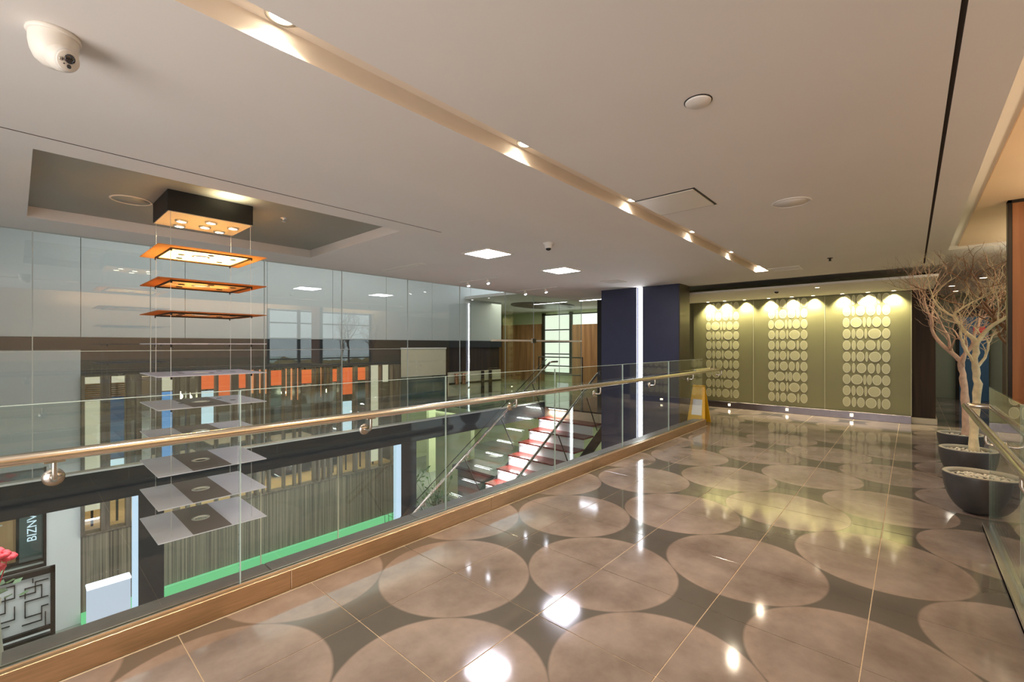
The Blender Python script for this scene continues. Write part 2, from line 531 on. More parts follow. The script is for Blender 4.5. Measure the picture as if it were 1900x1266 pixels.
# ------------------------------------------------------------------ ceiling
def height_ceiling():
    xs = [-2, .06, 2.34, 2.62, 7.05, 7.72, 8.0]
    ys = [-.30, -.128, -.112, 1.49, 1.65, 3.222, 3.234, 3.457, 5.33, 5.98]
    def h(x, y):
        if .06 < x < 2.34 and 3.457 < y < 5.33: return 2.46, 1
        if x < 7.05 and 1.49 < y < 1.65: return 2.45, 2
        if x < 2.62 and 3.222 < y < 3.234: return 2.385, 3
        if x < 7.72 and -.128 < y < -.112: return 2.385, 3
        return ZC, 0
    b = MB(); TOP = 2.62
    nx, ny = len(xs) - 1, len(ys) - 1
    hh = [[h((xs[i] + xs[i + 1]) / 2, (ys[j] + ys[j + 1]) / 2) for j in range(ny)] for i in range(nx)]
    for i in range(nx):
        for j in range(ny):
            z, mi = hh[i][j]
            b.cur = mi
            b.add([(xs[i], ys[j], z), (xs[i], ys[j + 1], z), (xs[i + 1], ys[j + 1], z), (xs[i + 1], ys[j], z)], [(0, 1, 2, 3)])
            for di, dj in ((1, 0), (0, 1)):
                ii, jj = i + di, j + dj
                if ii >= nx or jj >= ny: continue
                z2, m2 = hh[ii][jj]
                if abs(z2 - z) < 1e-6: continue
                b.cur = max(mi, m2) if max(mi, m2) >= 2 else 0
                if di: q = [(xs[ii], ys[j]), (xs[ii], ys[j + 1])]
                else: q = [(xs[i], ys[jj]), (xs[i + 1], ys[jj])]
                b.add([(q[0][0], q[0][1], z), (q[1][0], q[1][1], z), (q[1][0], q[1][1], z2), (q[0][0], q[0][1], z2)], [(0, 1, 2, 3)])
    b.cur = 0
    X0, X1, Y0, Y1 = xs[0], xs[-1], ys[0], ys[-1]
    for q in (((X0, Y0), (X1, Y0)), ((X1, Y0), (X1, Y1)), ((X1, Y1), (X0, Y1)), ((X0, Y1), (X0, Y0))):
        b.add([(q[0][0], q[0][1], ZC), (q[1][0], q[1][1], ZC), (q[1][0], q[1][1], TOP), (q[0][0], q[0][1], TOP)], [(0, 1, 2, 3)])
    b.add([(X0, Y0, TOP), (X1, Y0, TOP), (X1, Y1, TOP), (X0, Y1, TOP)], [(0, 1, 2, 3)])
    return b
ceil = struct(height_ceiling().build('ceiling', [M['ceil'], M['tray'], M['slotp'], M['groove_shade']]), 'dropped gallery ceiling with a lit slot and a recessed tray')
struct(MB().box(-2, 8.0, -.44, -.30, 2.60, 2.62).build('ceiling', M['ceil']), 'narrow raised ceiling strip')
struct(MB().box(-2, 8.0, -1.6, -.44, 2.585, 2.62).build('ceiling', M['warm_lit_paint']), 'warm lit raised ceiling at the side')
b = MB(); b.box(8.0, 15.7, -1.6, 6.1, 2.55, 2.62); b.box(8.0, 13.2, 6.1, 13, 2.55, 2.62)
struct(b.build('ceiling', M['ceil']), 'raised ceiling past the gallery')
struct(MB().box(8.0, 9.3, 4.5, 5.98, 2.372, 2.5).build('ceiling', M['ceil']), 'ceiling over the stair head')
struct(MB().box(-1.7, 8.0, 5.98, 13, 3.3, 3.4).build('ceiling', M['ceil']), 'high ceiling of the lobby behind the glass')
struct(MB().bbox(8.22, 10.04, -.27, 3.7, 2.25, 2.285, .004).build('trim_1', M['ceil']), 'dropped soffit over the oval wall')

# ------------------------------------------------------------------ enclosing walls
struct(MB().box(-2.1, -2, -1.6, 6.0, -.3, 2.62).build('wall_back', M['wallwhite']))
b = MB()
b.box(-2, 4.7, -1.7, -1.6, -.3, 2.62); b.box(7.95, 15.7, -1.7, -1.6, -.3, 2.62)
b.box(4.7, 7.95, -1.7, -1.6, 2.36, 2.62); b.box(4.7, 7.95, -1.7, -1.6, -.3, .02)
struct(b.build('wall_right', M['warm_lit_paint']))
b = MB()
b.box(-1.8, -1.7, 2.74, 13, ZL, 3.4)
struct(b.build('wall_left', M['wallpale']))
struct(MB().box(-1.7, 13.2, 13, 13.1, ZL, 3.4).build('wall_far', M['greenwall']))
struct(MB().box(13.2, 13.3, 2.7, 13, ZL, 3.4).build('wall_end', M['greenwall']))
struct(MB().box(-1.7, 13.2, 2.60, 2.72, ZL, -.30).build('wall_under_gallery', M['wallwhite']))

# exterior seen through the side window
struct(MB().box(-4, 16, -30, -1.75, -.5, -.4).build('lawn', M['lawn']))
hedge = MB()
for k in range(26):
    x = -2 + k * .75; r = .55 + .2 * random.random()
    bm = bmesh.new(); bmesh.ops.create_icosphere(bm, subdivisions=2, radius=r)
    for v in bm.verts:
        v.co = v.co * (1 + .14 * random.uniform(-1, 1)) + Vector((x, -6.5 + .3 * random.random(), .1))
    hedge.bm(bm)
h = tag(hedge.build('hedge', M['hedge']), 'clipped yellow-green hedge outside the side window', 'hedge')
# window in the right wall, reflected by the glass partition
w1 = bpy.data.objects.new('window_1', None); COL.objects.link(w1); w1.location = (6.3, -1.65, .02); struct(w1, 'tall window with dark bars behind the potted branches')
b = MB()
for x in (4.7, 5.55, 7.9): b.box(x, x + .07, -1.69, -1.6, .02, 2.36)
for z in (.02, .42, .62, .9, 1.5, 1.95, 2.31): b.box(4.7, 7.97, -1.67, -1.62, z, z + .035)
b.build('window_frame', M['darkmetal'], w1)
b = MB(); b.box(4.74, 7.92, -1.648, -1.642, .04, 2.34); b.build('window_pane', M['glass'], w1)

# ------------------------------------------------------------------ glass balustrade along the void
bal = thing('glass_balustrade', (3.5, 2.55, 0), 'long glass balustrade with bronze kick plate and steel handrail along the void', 'balustrade')
PJ = [-.587 + 1.352 * k for k in range(7)]      # panel joints: -.587 ... 7.525
b = MB()
for a0, a1 in zip(PJ[:-1], PJ[1:]):
    MB().bbox(a0 + .004, a1 - .004, 2.553, 2.567, .06, 1.10, .0015).build('glass_panel', M['glass'], bal)
    MB().box(a0 + .0015, a0 + .004, 2.553, 2.567, .10, 1.10).build('panel_edge', M['glassedge'], bal)
    MB().box(a0 + .004, a1 - .004, 2.5525, 2.5675, 1.099, 1.1012).build('top_edge', M['glassedge'], bal)
kx = [-2.0, -.55, 1.0, 2.55, 4.05, 5.6, 7.58]
for a0, a1 in zip(kx[:-1], kx[1:]):
    MB().bbox(a0 + .001, a1 - .001, 2.512, 2.543, 0, .108, .002).build('kick_plate', M['bronze'], bal)
b = MB(); b.box(-2, 7.58, 2.544, 2.552, .02, .113); b.box(-2, 7.58, 2.568, 2.576, .02, .113); b.box(-2, 7.58, 2.544, 2.576, 0, .06)
b.build('glazing_channel', M['alu'], bal)
MB().tube([(-2, 2.468, .905), (8.2, 2.468, .905), (8.235, 2.476, .905), (8.25, 2.50, .905), (8.25, 2.62, .905), (8.22, 2.66, .905), (8.1, 2.665, .905), (7.5, 2.665, .905)], .0235, 16).build('handrail', M['railsteel'], bal)
for k in range(7):
    x = .10 + 1.355 * k
    br = MB().tube([(x, 2.468, .884), (x, 2.468, .835), (x, 2.474, .815), (x, 2.49, .806), (x, 2.552, .806)], .0085, 10)
    bo = br.build('rail_bracket', M['steel'], bal)
    MB().lathe([(.0, 0), (.030, 0), (.034, .004), (.034, .014), (.0, .016)], (x, 2.553, .806), 20, Matrix.Rotation(PI / 2, 3, 'X')).build('rosette', M['steel'], bo)
    MB().bbox(x - .03, x + .03, 2.46, 2.476, .877, .884, .001).build('saddle', M['steel'], bo)
# stone edging outside the glass
tr = bpy.data.objects.new('trim_2', None); COL.objects.link(tr); tr.location = (3.5, 2.65, 0); struct(tr, 'dark stone edging between the glass and the void')
x = -2.0
while x < 7.6:
    x1 = min(x + .98, 7.6)
    MB().bbox(x + .002, x1 - .002, 2.578, 2.735, -.003, .092, .002).build('edging_tile', M['slate'], tr)
    x = x1

# ------------------------------------------------------------------ dark column with a light strip
cl = thing('wall_pier', (7.7, 3.65, 0), 'dark navy pier with a vertical white light strip', 'column')
cl['kind'] = 'structure'; del cl['category']
b = MB(); b.box(7.49, 7.94, 2.93, 3.585, ZL, ZC); b.box(7.49, 7.94, 3.70, 4.42, ZL, ZC); b.box(7.56, 7.94, 3.585, 3.70, ZL, ZC)
b.build('pier_body', M['navy'], cl)
MB().box(7.548, 7.56, 3.60, 3.685, -1.4, ZC - .002).build('light_strip', M['strip'], cl)
MB().box(7.50, 7.945, 2.915, 2.93, 0, ZC).build('side_lit_face', M['bronzewall'], cl)  # brown tone carries the warm light on this side of the pier

# ------------------------------------------------------------------ oval wall
ow = bpy.data.objects.new('wall_ovals', None); COL.objects.link(ow); ow.location = (10.06, 1.8, 0)
struct(ow, 'frosted glass wall etched with rows of ovals')
MB().box(10.09, 10.2, 0.0, 4.4, 0, 2.55).build('backing_wall', M['ovalglass'], ow)
disc = None
rows = [[.115, .065, .105, .15, .04, .115], [.115, .06, .10, .04, .175, .115], [.115, .165, .045, .07, .125, .11],
        [.115, .05, .135, .10, .055, .115], [.115, .06, .11, .04, .165, .11], [.115, .06, .105, .14, .045, .12],
        [.115, .055, .105, .04, .18, .11], [.10, .165, .045, .065, .125, .11], [.115, .045, .13, .13, .06, .11],
        [.115, .055, .11, .15, .05, .11]]
for q, yc in enumerate((3.0, 1.8, .6)):
    pn = MB().bbox(10.045, 10.06, yc - .597, yc + .597, .135, 2.24, .002).build('glass_panel', M['ovalglass'], ow)
    MB().box(10.042, 10.058, yc - .603, yc - .597, .135, 2.24).build('panel_joint', M['ovaledge'], ow)
    for r, ws in enumerate(rows):
        z = .305 + .204 * r
        seq = ws if (r + q) % 2 == 0 or q == 2 else ws
        tot = sum(seq); gap = (.66 - tot) / (len(seq) - 1)
        y = yc + .33
        for wd in seq:
            hgt = .178 if wd > .03 else .16
            if disc is None:
                d = MB()
                n = 28
                d.cur = 0
                ring0 = [(-.0, .5 * math.cos(2 * PI * k / n), .5 * math.sin(2 * PI * k / n)) for k in range(n)]
                ring1 = [(-.5, .5 * math.cos(2 * PI * k / n), .5 * math.sin(2 * PI * k / n)) for k in range(n)]
                ring2 = [(-.5, .43 * math.cos(2 * PI * k / n), .45 * math.sin(2 * PI * k / n)) for k in range(n)]
                d.cur = 1
                d.add(ring0 + ring1, [(k, (k + 1) % n, n + (k + 1) % n, n + k) for k in range(n)])
                d.add(ring1 + ring2, [(k, (k + 1) % n, n + (k + 1) % n, n + k) for k in range(n)])
                d.cur = 0
                d.add(ring2, [tuple(range(n))])
                disc = d.build('etched_oval', [M['oval'], M['ovaledge']], None, fix=False)
                disc.scale = (.004, wd, hgt); disc.location = (10.044, y - wd / 2, z); adopt(disc, pn)
            else:
                instance(disc, 'etched_oval', (10.044, y - wd / 2, z), pn, scale=(.004, wd, hgt))
            y -= wd + gap
bb = struct(MB().bbox(10.02, 10.09, -.0, 4.4, 0, .132, .003).build('baseboard_ovals', M['duskmetal']), 'steel baseboard under the oval glass')
WY = [3.245, 2.909, 2.529, 2.093, 1.703, 1.36, .925, .564, .223]
for k, y in enumerate(WY):
    t = thing('wall_washer', (9.9, y, 2.25), 'recessed wall washer number %s from the pier, above the %s oval panel' % (['one', 'two', 'three', 'four', 'five', 'six', 'seven', 'eight', 'nine'][k], ['far-side', 'middle', 'corridor-side'][k // 3]), 'downlight', 'wall washers above the oval panels')
    MB().lathe([(.032, -.004), (.045, -.004), (.045, .0), (.032, .0), (.032, -.004)], (9.9, y, 2.25), 20).build('lamp_ring', M['white'], t)
    MB().lathe([(0, -.0015), (.03, -.0015), (.03, -.0005), (0, -.0005)], (9.9, y, 2.25), 16).build('lamp_lens', M['lampw'], t)
    lamp('SPOT', (9.985, y, 2.225), 95, YELL, .02, rot=(0, -.1, 0), spot=1.9, blend=.9, name='wall_washer_light')
# little floor-level lights in the baseboard
for k, (y, lab) in enumerate(((2.85, 'near the pier'), (1.80, 'under the middle oval panel'), (.80, 'under the corridor-side oval panel'))):
    t = thing('step_light', (10.02, y, .07), 'small step light set in the steel baseboard ' + lab, 'light', 'step lights in the baseboard')
    MB().bbox(10.012, 10.02, y - .03, y + .03, .04, .10, .002).build('bezel', M['steel'], t)
    MB().box(10.009, 10.012, y - .018, y + .018, .05, .09).build('lens', M['lampw'], t)
# small camera and lamp on the soffit
t = thing('dome_camera', (8.6, 1.70, 2.25), 'tiny dark dome camera under the soffit of the oval wall', 'security camera')
MB().lathe([(.035, 0), (.045, -.008), (.045, -.018), (.03, -.02), (.03, 0), (.035, 0)], (8.6, 1.70, 2.25), 20).build('camera_base', M['white'], t)
MB().lathe([(.034, -.018), (.032, -.032), (.02, -.046), (0, -.05)], (8.6, 1.70, 2.25), 20).build('dome', M['lens'], t)
t = thing('downlight', (8.55, 1.12, 2.25), 'small bright downlight in the soffit of the oval wall', 'downlight')
MB().lathe([(.03, -.004), (.042, -.004), (.042, 0), (.03, 0), (.03, -.004)], (8.55, 1.12, 2.25), 20).build('lamp_ring', M['white'], t)
MB().lathe([(0, -.002), (.028, -.002), (.028, -.001), (0, -.001)], (8.55, 1.12, 2.25), 16).build('lamp_lens', M['lampw'], t)

# ------------------------------------------------------------------ corridor beyond
struct(MB().box(10.2, 12.0, -.30, 0.05, .0, 2.55).build('wall_corridor', M['woodD']), 'dark wood pier at the corridor mouth')
struct(MB().bbox(10.18, 12.0, -.32, 0.04, 0, .10, .003).build('baseboard_corridor', M['cream']), 'pale plinth under the dark wood pier')
struct(MB().box(15.6, 15.7, -1.6, 6.1, -.3, 2.62).build('wall_corridor_end', M['corr']))
struct(MB().box(12.0, 15.6, 0.0, .05, 0, 2.55).build('wall_corridor_side', M['woodD']))
t = thing('door', (15.3, -1.0, 0), 'blue door at the far end of the corridor', 'door'); t['kind'] = 'structure'; del t['category']; t.name = 'door_1'
MB().bbox(15.2, 15.25, -1.35, -.86, 0, 2.0, .004).build('door_leaf', M['bluedoor'], t)
b = MB(); b.box(15.18, 15.28, -.86, -.80, 0, 2.05); b.box(15.18, 15.28, -1.4, -.8, 2.0, 2.3); b.build('door_frame', M['black'], t)
MB().tube([(15.2, -.92, 1.0), (15.16, -.92, 1.0), (15.16, -1.02, 1.0)], .009, 8).build('handle', M['steel'], t)
t = thing('wall_sign', (13.9, -1.1, 1.63), 'small red sign down the corridor behind the branches', 'sign')
MB().bbox(13.9, 13.93, -1.18, -1.0, 1.58, 1.72, .003).build('sign_face', M['red'], t)
MB().cyl((13.915, -1.09, 1.72), (13.915, -1.09, 2.55), .008, n=8).build('sign_rod', M['darkmetal'], t)
for k, (x, y, lab) in enumerate(((11.7, -.97, 'bigger corridor downlight shining through the branches'), (12.9, -.62, 'farther corridor downlight behind the branches'), (14.2, -.75, 'farthest corridor downlight low behind the branches'))):
    t = thing('corridor_downlight', (x, y, 2.55), lab, 'downlight', 'corridor downlights')
    MB().lathe([(.05, -.006), (.07, -.006), (.07, 0), (.05, 0), (.05, -.006)], (x, y, 2.55), 20).build('lamp_ring', M['white'], t)
    MB().lathe([(0, -.003), (.048, -.003), (.048, -.002), (0, -.002)], (x, y, 2.55), 16).build('lamp_lens', M['lampw'], t)

# ------------------------------------------------------------------ right-hand glass rail and hanging walnut panel
br_ = thing('glass_guard', (2, -.42, 0), 'side glass guard with floor channel and steel handrail beside the bowls', 'balustrade')
gj = [-2, -.6, .72, 2.05, 3.42, 4.64]
for a0, a1 in zip(gj[:-1], gj[1:]):
    MB().bbox(a0 + .004, a1 - .004, -.427, -.413, .02, 1.03, .0015).build('glass_panel', M['glassR'], br_)
    MB().box(a1 - .004, a1 - .001, -.427, -.413, .02, 1.03).build('panel_edge', M['glassedge'], br_)
b = MB(); b.box(-2, 4.72, -.40, -.385, 0, .045); b.box(-2, 4.72, -.455, -.44, 0, .045); b.box(-2, 4.72, -.455, -.385, 0, .018)
b.build('floor_channel', M['alu'], br_)
MB().tube([(-2, -.335, .82), (5.33, -.335, .82), (5.37, -.345, .82), (5.38, -.37, .82), (5.38, -.47, .82), (5.35, -.50, .82), (4.6, -.505, .82)], .021, 14).build('handrail', M['steel'], br_)
for x in (-1.2, .15, 1.5, 2.74, 3.92):
    bo = MB().tube([(x, -.335, .80), (x, -.335, .755), (x, -.342, .735), (x, -.36, .728), (x, -.413, .728)], .008, 8).build('rail_bracket', M['steel'], br_)
    MB().lathe([(0, 0), (.03, 0), (.03, .012), (0, .014)], (x, -.413, .728), 16, Matrix.Rotation(-PI / 2, 3, 'X')).build('rosette', M['steel'], bo)
wp = thing('hanging_bulkhead', (5.8, -.9, .8), 'tall walnut panel with dark metal edge hung from the ceiling beside the trees', 'panel')
MB().bbox(5.76, 5.82, -1.2, -.648, .80, 2.575, .003).build('walnut_face', M['woodR'], wp)
MB().bbox(5.745, 5.83, -.648, -.622, .80, 2.585, .002).build('metal_edge', M['darkmetal'], wp)
MB().bbox(5.745, 5.83, -1.2, -.622, 2.56, 2.585, .002).build('top_channel', M['darkmetal'], wp)

# ------------------------------------------------------------------ bowls, pebbles and branches
def bowl(x, y, label, rr=.2, hh=.313):
    t = thing('planter_bowl', (x, y, 0), label, 'planter', 'dark half-round bowls by the side glass')
    prof = [(0, 0), (.035, .001)]
    for k in range(1, 13):
        a = k / 12 * PI / 2
        prof.append((.035 + (rr - .035) * math.sin(a) ** .92, hh * (1 - math.cos(a)) ** .95 if k < 12 else hh - .012))
    prof += [(rr, hh - .003), (rr - .004, hh)]
    inner = [(rr - .030, hh), (rr - .035, hh - .03), (rr - .04, hh - .055)]
    MB().lathe(prof + [(rr - .0045, hh - .0002), (rr - .06, hh - .06), (0, hh - .06)], (x, y, 0), 48).build('shell', M['bowl'], t)
    MB().lathe([(rr - .004, hh), (rr - .006, hh + .003), (rr - .028, hh + .003), (rr - .031, hh - .0), (rr - .035, hh - .05), (rr - .012, hh - .05), (rr - .004, hh)], (x, y, 0), 48).build('rim', M['rim'], t)
    MB().lathe([(rr - .034, hh - .058), (rr - .034, hh - .034), (0, hh - .026)], (x, y, 0), 32).build('gravel_bed', M['soil'], t)
    return t
B1 = (5.08, -.384); B2 = (6.24, -.40); B3 = (7.26, -.42); B4 = (6.75, -.86)
bowl(*B1, 'nearest dark half-round bowl, filled with pale pebbles and no branch')
bowl(*B2, 'second dark bowl from the glass end, holding a pale twisted branch')
bowl(*B3, 'farthest dark bowl along the side glass, holding a pinkish branch')
bowl(*B4, 'dark bowl behind the walnut panel, holding a brown branch')
peb = []
for k in range(5):
    bm = bmesh.new(); bmesh.ops.create_icosphere(bm, subdivisions=2, radius=1)
    sx, sy, sz = random.uniform(.8, 1.1), random.uniform(.5, .7), random.uniform(.34, .45)
    for v in bm.verts:
        q = v.co.copy()
        v.co = Vector((q.x * sx * (1 + .12 * q.y), q.y * sy, q.z * sz))
    m_ = MB(); m_.bm(bm, True)
    me = bpy.data.meshes.new('pebble')
    me.from_pydata(m_.v, [], m_.f); me.polygons.foreach_set('use_smooth', [True] * len(m_.f))
    me.materials.append(M['pebble'] if k < 4 else M['pebble2'])
    peb.append(me)
def pebbles(c, n, label, group, hole=None, rr=.2, hh=.313, size=.0185):
    placed = []; tries = 0
    while len(placed) < n and tries < 6000:
        tries += 1
        a = random.uniform(0, 2 * PI); r = math.sqrt(random.random()) * (rr - .052)
        s = size * random.uniform(.75, 1.25)
        p = (c[0] + r * math.cos(a), c[1] + r * math.sin(a))
        if hole and math.hypot(p[0] - hole[0], p[1] - hole[1]) < .05: continue
        if any(math.hypot(p[0] - q[0], p[1] - q[1]) < (s + q[2]) * .74 for q in placed): continue
        placed.append((p[0], p[1], s))
    for x, y, s in placed:
        o = bpy.data.objects.new('pebble', random.choice(peb)); COL.objects.link(o)
        r = math.hypot(x - c[0], y - c[1])
        o.location = (x, y, hh - .026 - .008 * r / (rr - .034) + s * .33)
        o.scale = (s, s, s)
        o.rotation_euler = (random.uniform(-.2, .2), random.uniform(-.2, .2), random.uniform(0, 6.28))
        tag(o, label, 'pebble', group)
pebbles(B1, 75, 'smooth pale pebble lying in the nearest dark bowl', 'pebbles in the nearest bowl')
pebbles(B2, 60, 'smooth pale pebble around the trunk in the second bowl', 'pebbles in the second bowl', (B2[0] + .057, B2[1] - .063))
pebbles(B3, 55, 'smooth pale pebble around the trunk in the farthest bowl', 'pebbles in the farthest bowl', (B3[0] + .05, B3[1] - .056))

RIGHT = Vector((math.sin(YAW), -math.cos(YAW), 0)); FWD = Vector((math.cos(YAW), math.sin(YAW), 0))
def tree(base, label, mt, limbs, seed, trunk_r=.036, trunk=None, maxd=6):
    R = random.Random(seed)
    t = thing('bare_branch_tree', (base[0], base[1], .29), label, 'tree', 'bare decorative trees in the bowls')
    tm = MB(); bmn = MB()
    def wig(p0, d, length, r0, r1, amp, mesh, n=5, up=.0):
        pts = [Vector(p0)]; d = Vector(d).normalized(); rad = [r0]
        m = 6
        for i in range(m):
            d = (d + Vector((R.uniform(-1, 1), R.uniform(-1, 1), R.uniform(-.6, .8) + up)) * amp).normalized()
            q_ = pts[-1] + d * length / m; q_.z = min(q_.z, 2.30 + .004 * R.random()); pts.append(q_); rad.append(r0 + (r1 - r0) * (i + 1) / m)
        mesh.tube(pts, rad, n)
        return pts, rad, d
    def grow(p, d, length, r, depth):
        pts, rad, dd = wig(p, d, length, r, r * .62, .34, bmn, 5 if depth < 3 else 4, .10)
        if pts[-1].z > 2.27: return
        if depth >= maxd: return
        nk = 2 if depth < 2 else R.choice((2, 2, 3))
        for k in range(nk):
            ax = Vector((R.uniform(-1, 1), R.uniform(-1, 1), R.uniform(-.25, .7)))
            nd = (dd * .75 + ax * .75).normalized()
            grow(pts[-1], nd, length * R.uniform(.66, .86), rad[-1] * R.uniform(.7, .9), depth + 1)
        for i in (2, 4):
            if R.random() < .62:
                ax = Vector((R.uniform(-1, 1), R.uniform(-1, 1), R.uniform(-.3, .8)))
                grow(pts[i], (dd * .4 + ax).normalized(), length * R.uniform(.45, .65), rad[i] * .5, min(maxd, depth + 2))
    tp = [Vector(p) for p in trunk]
    # smooth trunk
    fine = []
    for i in range(len(tp) - 1):
        a, b_ = tp[i], tp[i + 1]
        for k in range(4):
            f = k / 4
            fine.append(a.lerp(b_, f) + Vector((R.uniform(-1, 1), R.uniform(-1, 1), 0)) * .007)
    fine.append(tp[-1])
    rad = [trunk_r * (1 - .35 * i / (len(fine) - 1)) * (1 + .10 * math.sin(i * 1.9)) for i in range(len(fine))]
    rad[0] *= 1.15
    tm.tube(fine, rad, 10)
    tm.build('trunk', mt, t)
    for (f, d, ln, rr_) in limbs:
        i = int(f * (len(fine) - 1))
        grow(fine[i], d, ln, trunk_r * rr_, 1)
    bmn.build('branches', mt, t, fix=False)
    return t
def P3(c, r, f, z): 
    v = Vector((c[0], c[1], 0)) + RIGHT * r + FWD * f; v.z = z; return v
def D(r, f, z): return RIGHT * r + FWD * f + Vector((0, 0, z))
tree(B2, 'pale twisted branch tree rising from the second bowl', M['bark2'],
     [(1, D(-.5, .2, 1), .34, .6), (1, D(.45, -.1, 1), .36, .62), (.72, D(.8, .2, .9), .30, .42), (.8, D(-.7, -.2, .8), .28, .4)], 5, .036,
     [P3(B2, .085, 0, .27), P3(B2, .08, 0, .6), P3(B2, .115, .0, .95), P3(B2, .10, .02, 1.15), P3(B2, .14, .03, 1.36)])
tree(B3, 'pinkish branch tree forking low, rising from the farthest bowl', M['bark'],
     [(1, D(-.9, .1, .7), .46, .66), (1, D(.5, 0, 1), .34, .62), (.9, D(-.2, -.5, 1), .3, .5), (1, D(-.6, .3, 1.0), .4, .5)], 23, .040,
     [P3(B3, .075, 0, .27), P3(B3, .05, 0, .7), P3(B3, .03, 0, .95), P3(B3, .0, 0, 1.14)])
tree(B4, 'dark brown branch tree leaning out past the walnut panel edge', M['bark3'],
     [(1, D(-.9, -.1, .9), .46, .6), (1, D(-.5, .0, 1), .44, .6), (.75, D(-1, 0, .7), .42, .5), (1, D(.3, 0, 1), .35, .5)], 11, .036,
     [P3(B4, 0, 0, .29), P3(B4, 0, 0, .8), P3(B4, -.05, 0, 1.2), P3(B4, -.1, 0, 1.4)])

# ------------------------------------------------------------------ ceiling fittings
for k, (x, y, lab) in enumerate(((3.58, 3.58, 'nearer square white ceiling light panel over the void'), (5.08, 3.63, 'farther square white ceiling light panel over the void'))):
    t = thing('square_ceiling_light', (x, y, ZC), lab, 'ceiling light', 'square light panels in the ceiling')
    b = MB(); a = .21; c = .185
    for q in ((x - a, x + a, y - a, y - c), (x - a, x + a, y + c, y + a), (x - a, x - c, y - c, y + c), (x + c, x + a, y - c, y + c)): b.box(*q, ZC - .008, ZC)
    b.build('frame', M['white'], t)
    MB().box(x - c, x + c, y - c, y + c, ZC - .006, ZC - .001).build('diffuser', M['lampc'], t)
names6 = ['nearest', 'second', 'third', 'fourth', 'fifth', 'last']
for k in range(-1, 6):
    x = .602 + 1.283 * k
    if k >= 0:
        t = thing('slot_downlight', (x, 1.59, 2.45), '%s recessed downlight along the bronze-lit ceiling slot' % names6[k], 'downlight', 'downlights in the ceiling slot')
        MB().lathe([(.038, -.005), (.052, -.005), (.052, 0), (.038, 0), (.038, -.005)], (x, 1.59, 2.45), 24).build('lamp_ring', M['alu'], t)
        MB().lathe([(0, -.003), (.036, -.003), (.036, -.002), (0, -.002)], (x, 1.59, 2.45), 20).build('lamp_lens', M['lampslot'], t)
    lamp('SPOT', (x, 1.59, 2.437), 78, (1.0, .84, .62), .03, spot=2.3, blend=.8, name='slot_downlight_light')

# security camera (turret) near the viewer
cx, cyy = .085, 2.13
t = t_cam = thing('turret_camera', (cx, cyy, ZC), 'white turret security camera on the ceiling in the near corner', 'security camera')
MB().lathe([(0, 0), (.085, 0), (.087, -.012), (.083, -.02), (0, -.02)], (cx, cyy, ZC), 32).build('mounting_base', M['white'], t)
look = Vector((.45, -.72, -.42)).normalized()
rot = look.to_track_quat('Z', 'Y').to_matrix()
cen = Vector((cx, cyy, ZC - .086))
# housing: rounded cup open towards the lens
hp = [(.079, -.018), (.079, -.055), (.074, -.085), (.062, -.115), (.040, -.136), (.0, -.145)]
MB().lathe(hp, (cx, cyy, ZC), 32).build('housing', M['white'], t)
ball = MB()
ball.lathe([(.0, -.05)] + [(.056 * math.sin(a), -.056 * math.cos(a)) for a in [0.3 + i * .25 for i in range(9)]] + [(.044, .036), (.040, .042), (.0, .042)], cen + look * .045, 28, rot)
fb = ball.build('eyeball', M['white'], t)
face = cen + look * .0875
r_ = rot @ Vector((1, 0, 0)); u_ = rot @ Vector((0, 1, 0))
MB().lathe([(.0, .0), (.019, .0), (.019, .003), (.017, .005), (0, .006)], face + u_ * .010, 20, rot).build('lens', M['lens'], fb)
MB().lathe([(0, 0), (.008, 0), (.008, .002), (0, .003)], face - u_ * .020 + r_ * .006, 14, rot).build('infrared_led', M['lens'], fb)
MB().lathe([(0, 0), (.007, 0), (.007, .002), (0, .003)], face - u_ * .004 + r_ * -.027, 14, rot).build('infrared_led', M['steel'], fb)
MB().lathe([(0, 0), (.0025, 0), (.0025, .002), (0, .002)], face - u_ * .017 + r_ * -.013, 10, rot).build('microphone_hole', M['black'], fb)

scale_about(t_cam, (cx, cyy, ZC), .78)
t = thing('smoke_detector', (1.939, .676, ZC), 'round beige smoke detector cover on the open ceiling', 'smoke detector')
MB().lathe([(0, 0), (.052, 0), (.052, -.006), (.047, -.010), (0, -.011)], (1.939, .676, ZC), 32).build('cover', M['ceil'], t)
MB().lathe([(.052, 0), (.056, 0), (.056, -.003), (.052, -.003), (.052, 0)], (1.939, .676, ZC), 32).build('gasket', M['darkmetal'], t)
t = thing('access_panel', (3.21, 1.30, ZC), 'pale flush access panel beside the ceiling slot', 'access panel')
MB().bbox(3.0, 3.43, 1.08, 1.485, ZC - .007, ZC - .001, .002).build('panel_door', M['white'], t)
b = MB(); 
for q in ((2.985, 3.445, 1.065, 1.078), (2.985, 2.998, 1.078, 1.488), (3.432, 3.445, 1.078, 1.488)): b.box(*q, ZC - .003, ZC)
b.build('panel_frame', M['darkmetal'], t)
for (x, y, z, r, lab) in ((3.765, .65, ZC, .125, 'flat round speaker grille on the warm ceiling'), (.60, 4.52, 2.46, .13, 'flat round speaker grille inside the ceiling tray')):
    t = thing('ceiling_speaker', (x, y, z), lab, 'speaker')
    MB().lathe([(r - .012, 0), (r, 0), (r, -.004), (r - .004, -.007), (r - .012, -.007), (r - .012, 0)], (x, y, z), 36).build('ring', M['ceil'] if z == ZC else M['slotp'], t)
    MB().lathe([(0, -.004), (r - .012, -.004), (r - .012, -.001), (0, -.001)], (x, y, z), 36).build('grille', M['ceil'] if z == ZC else M['tray'], t)
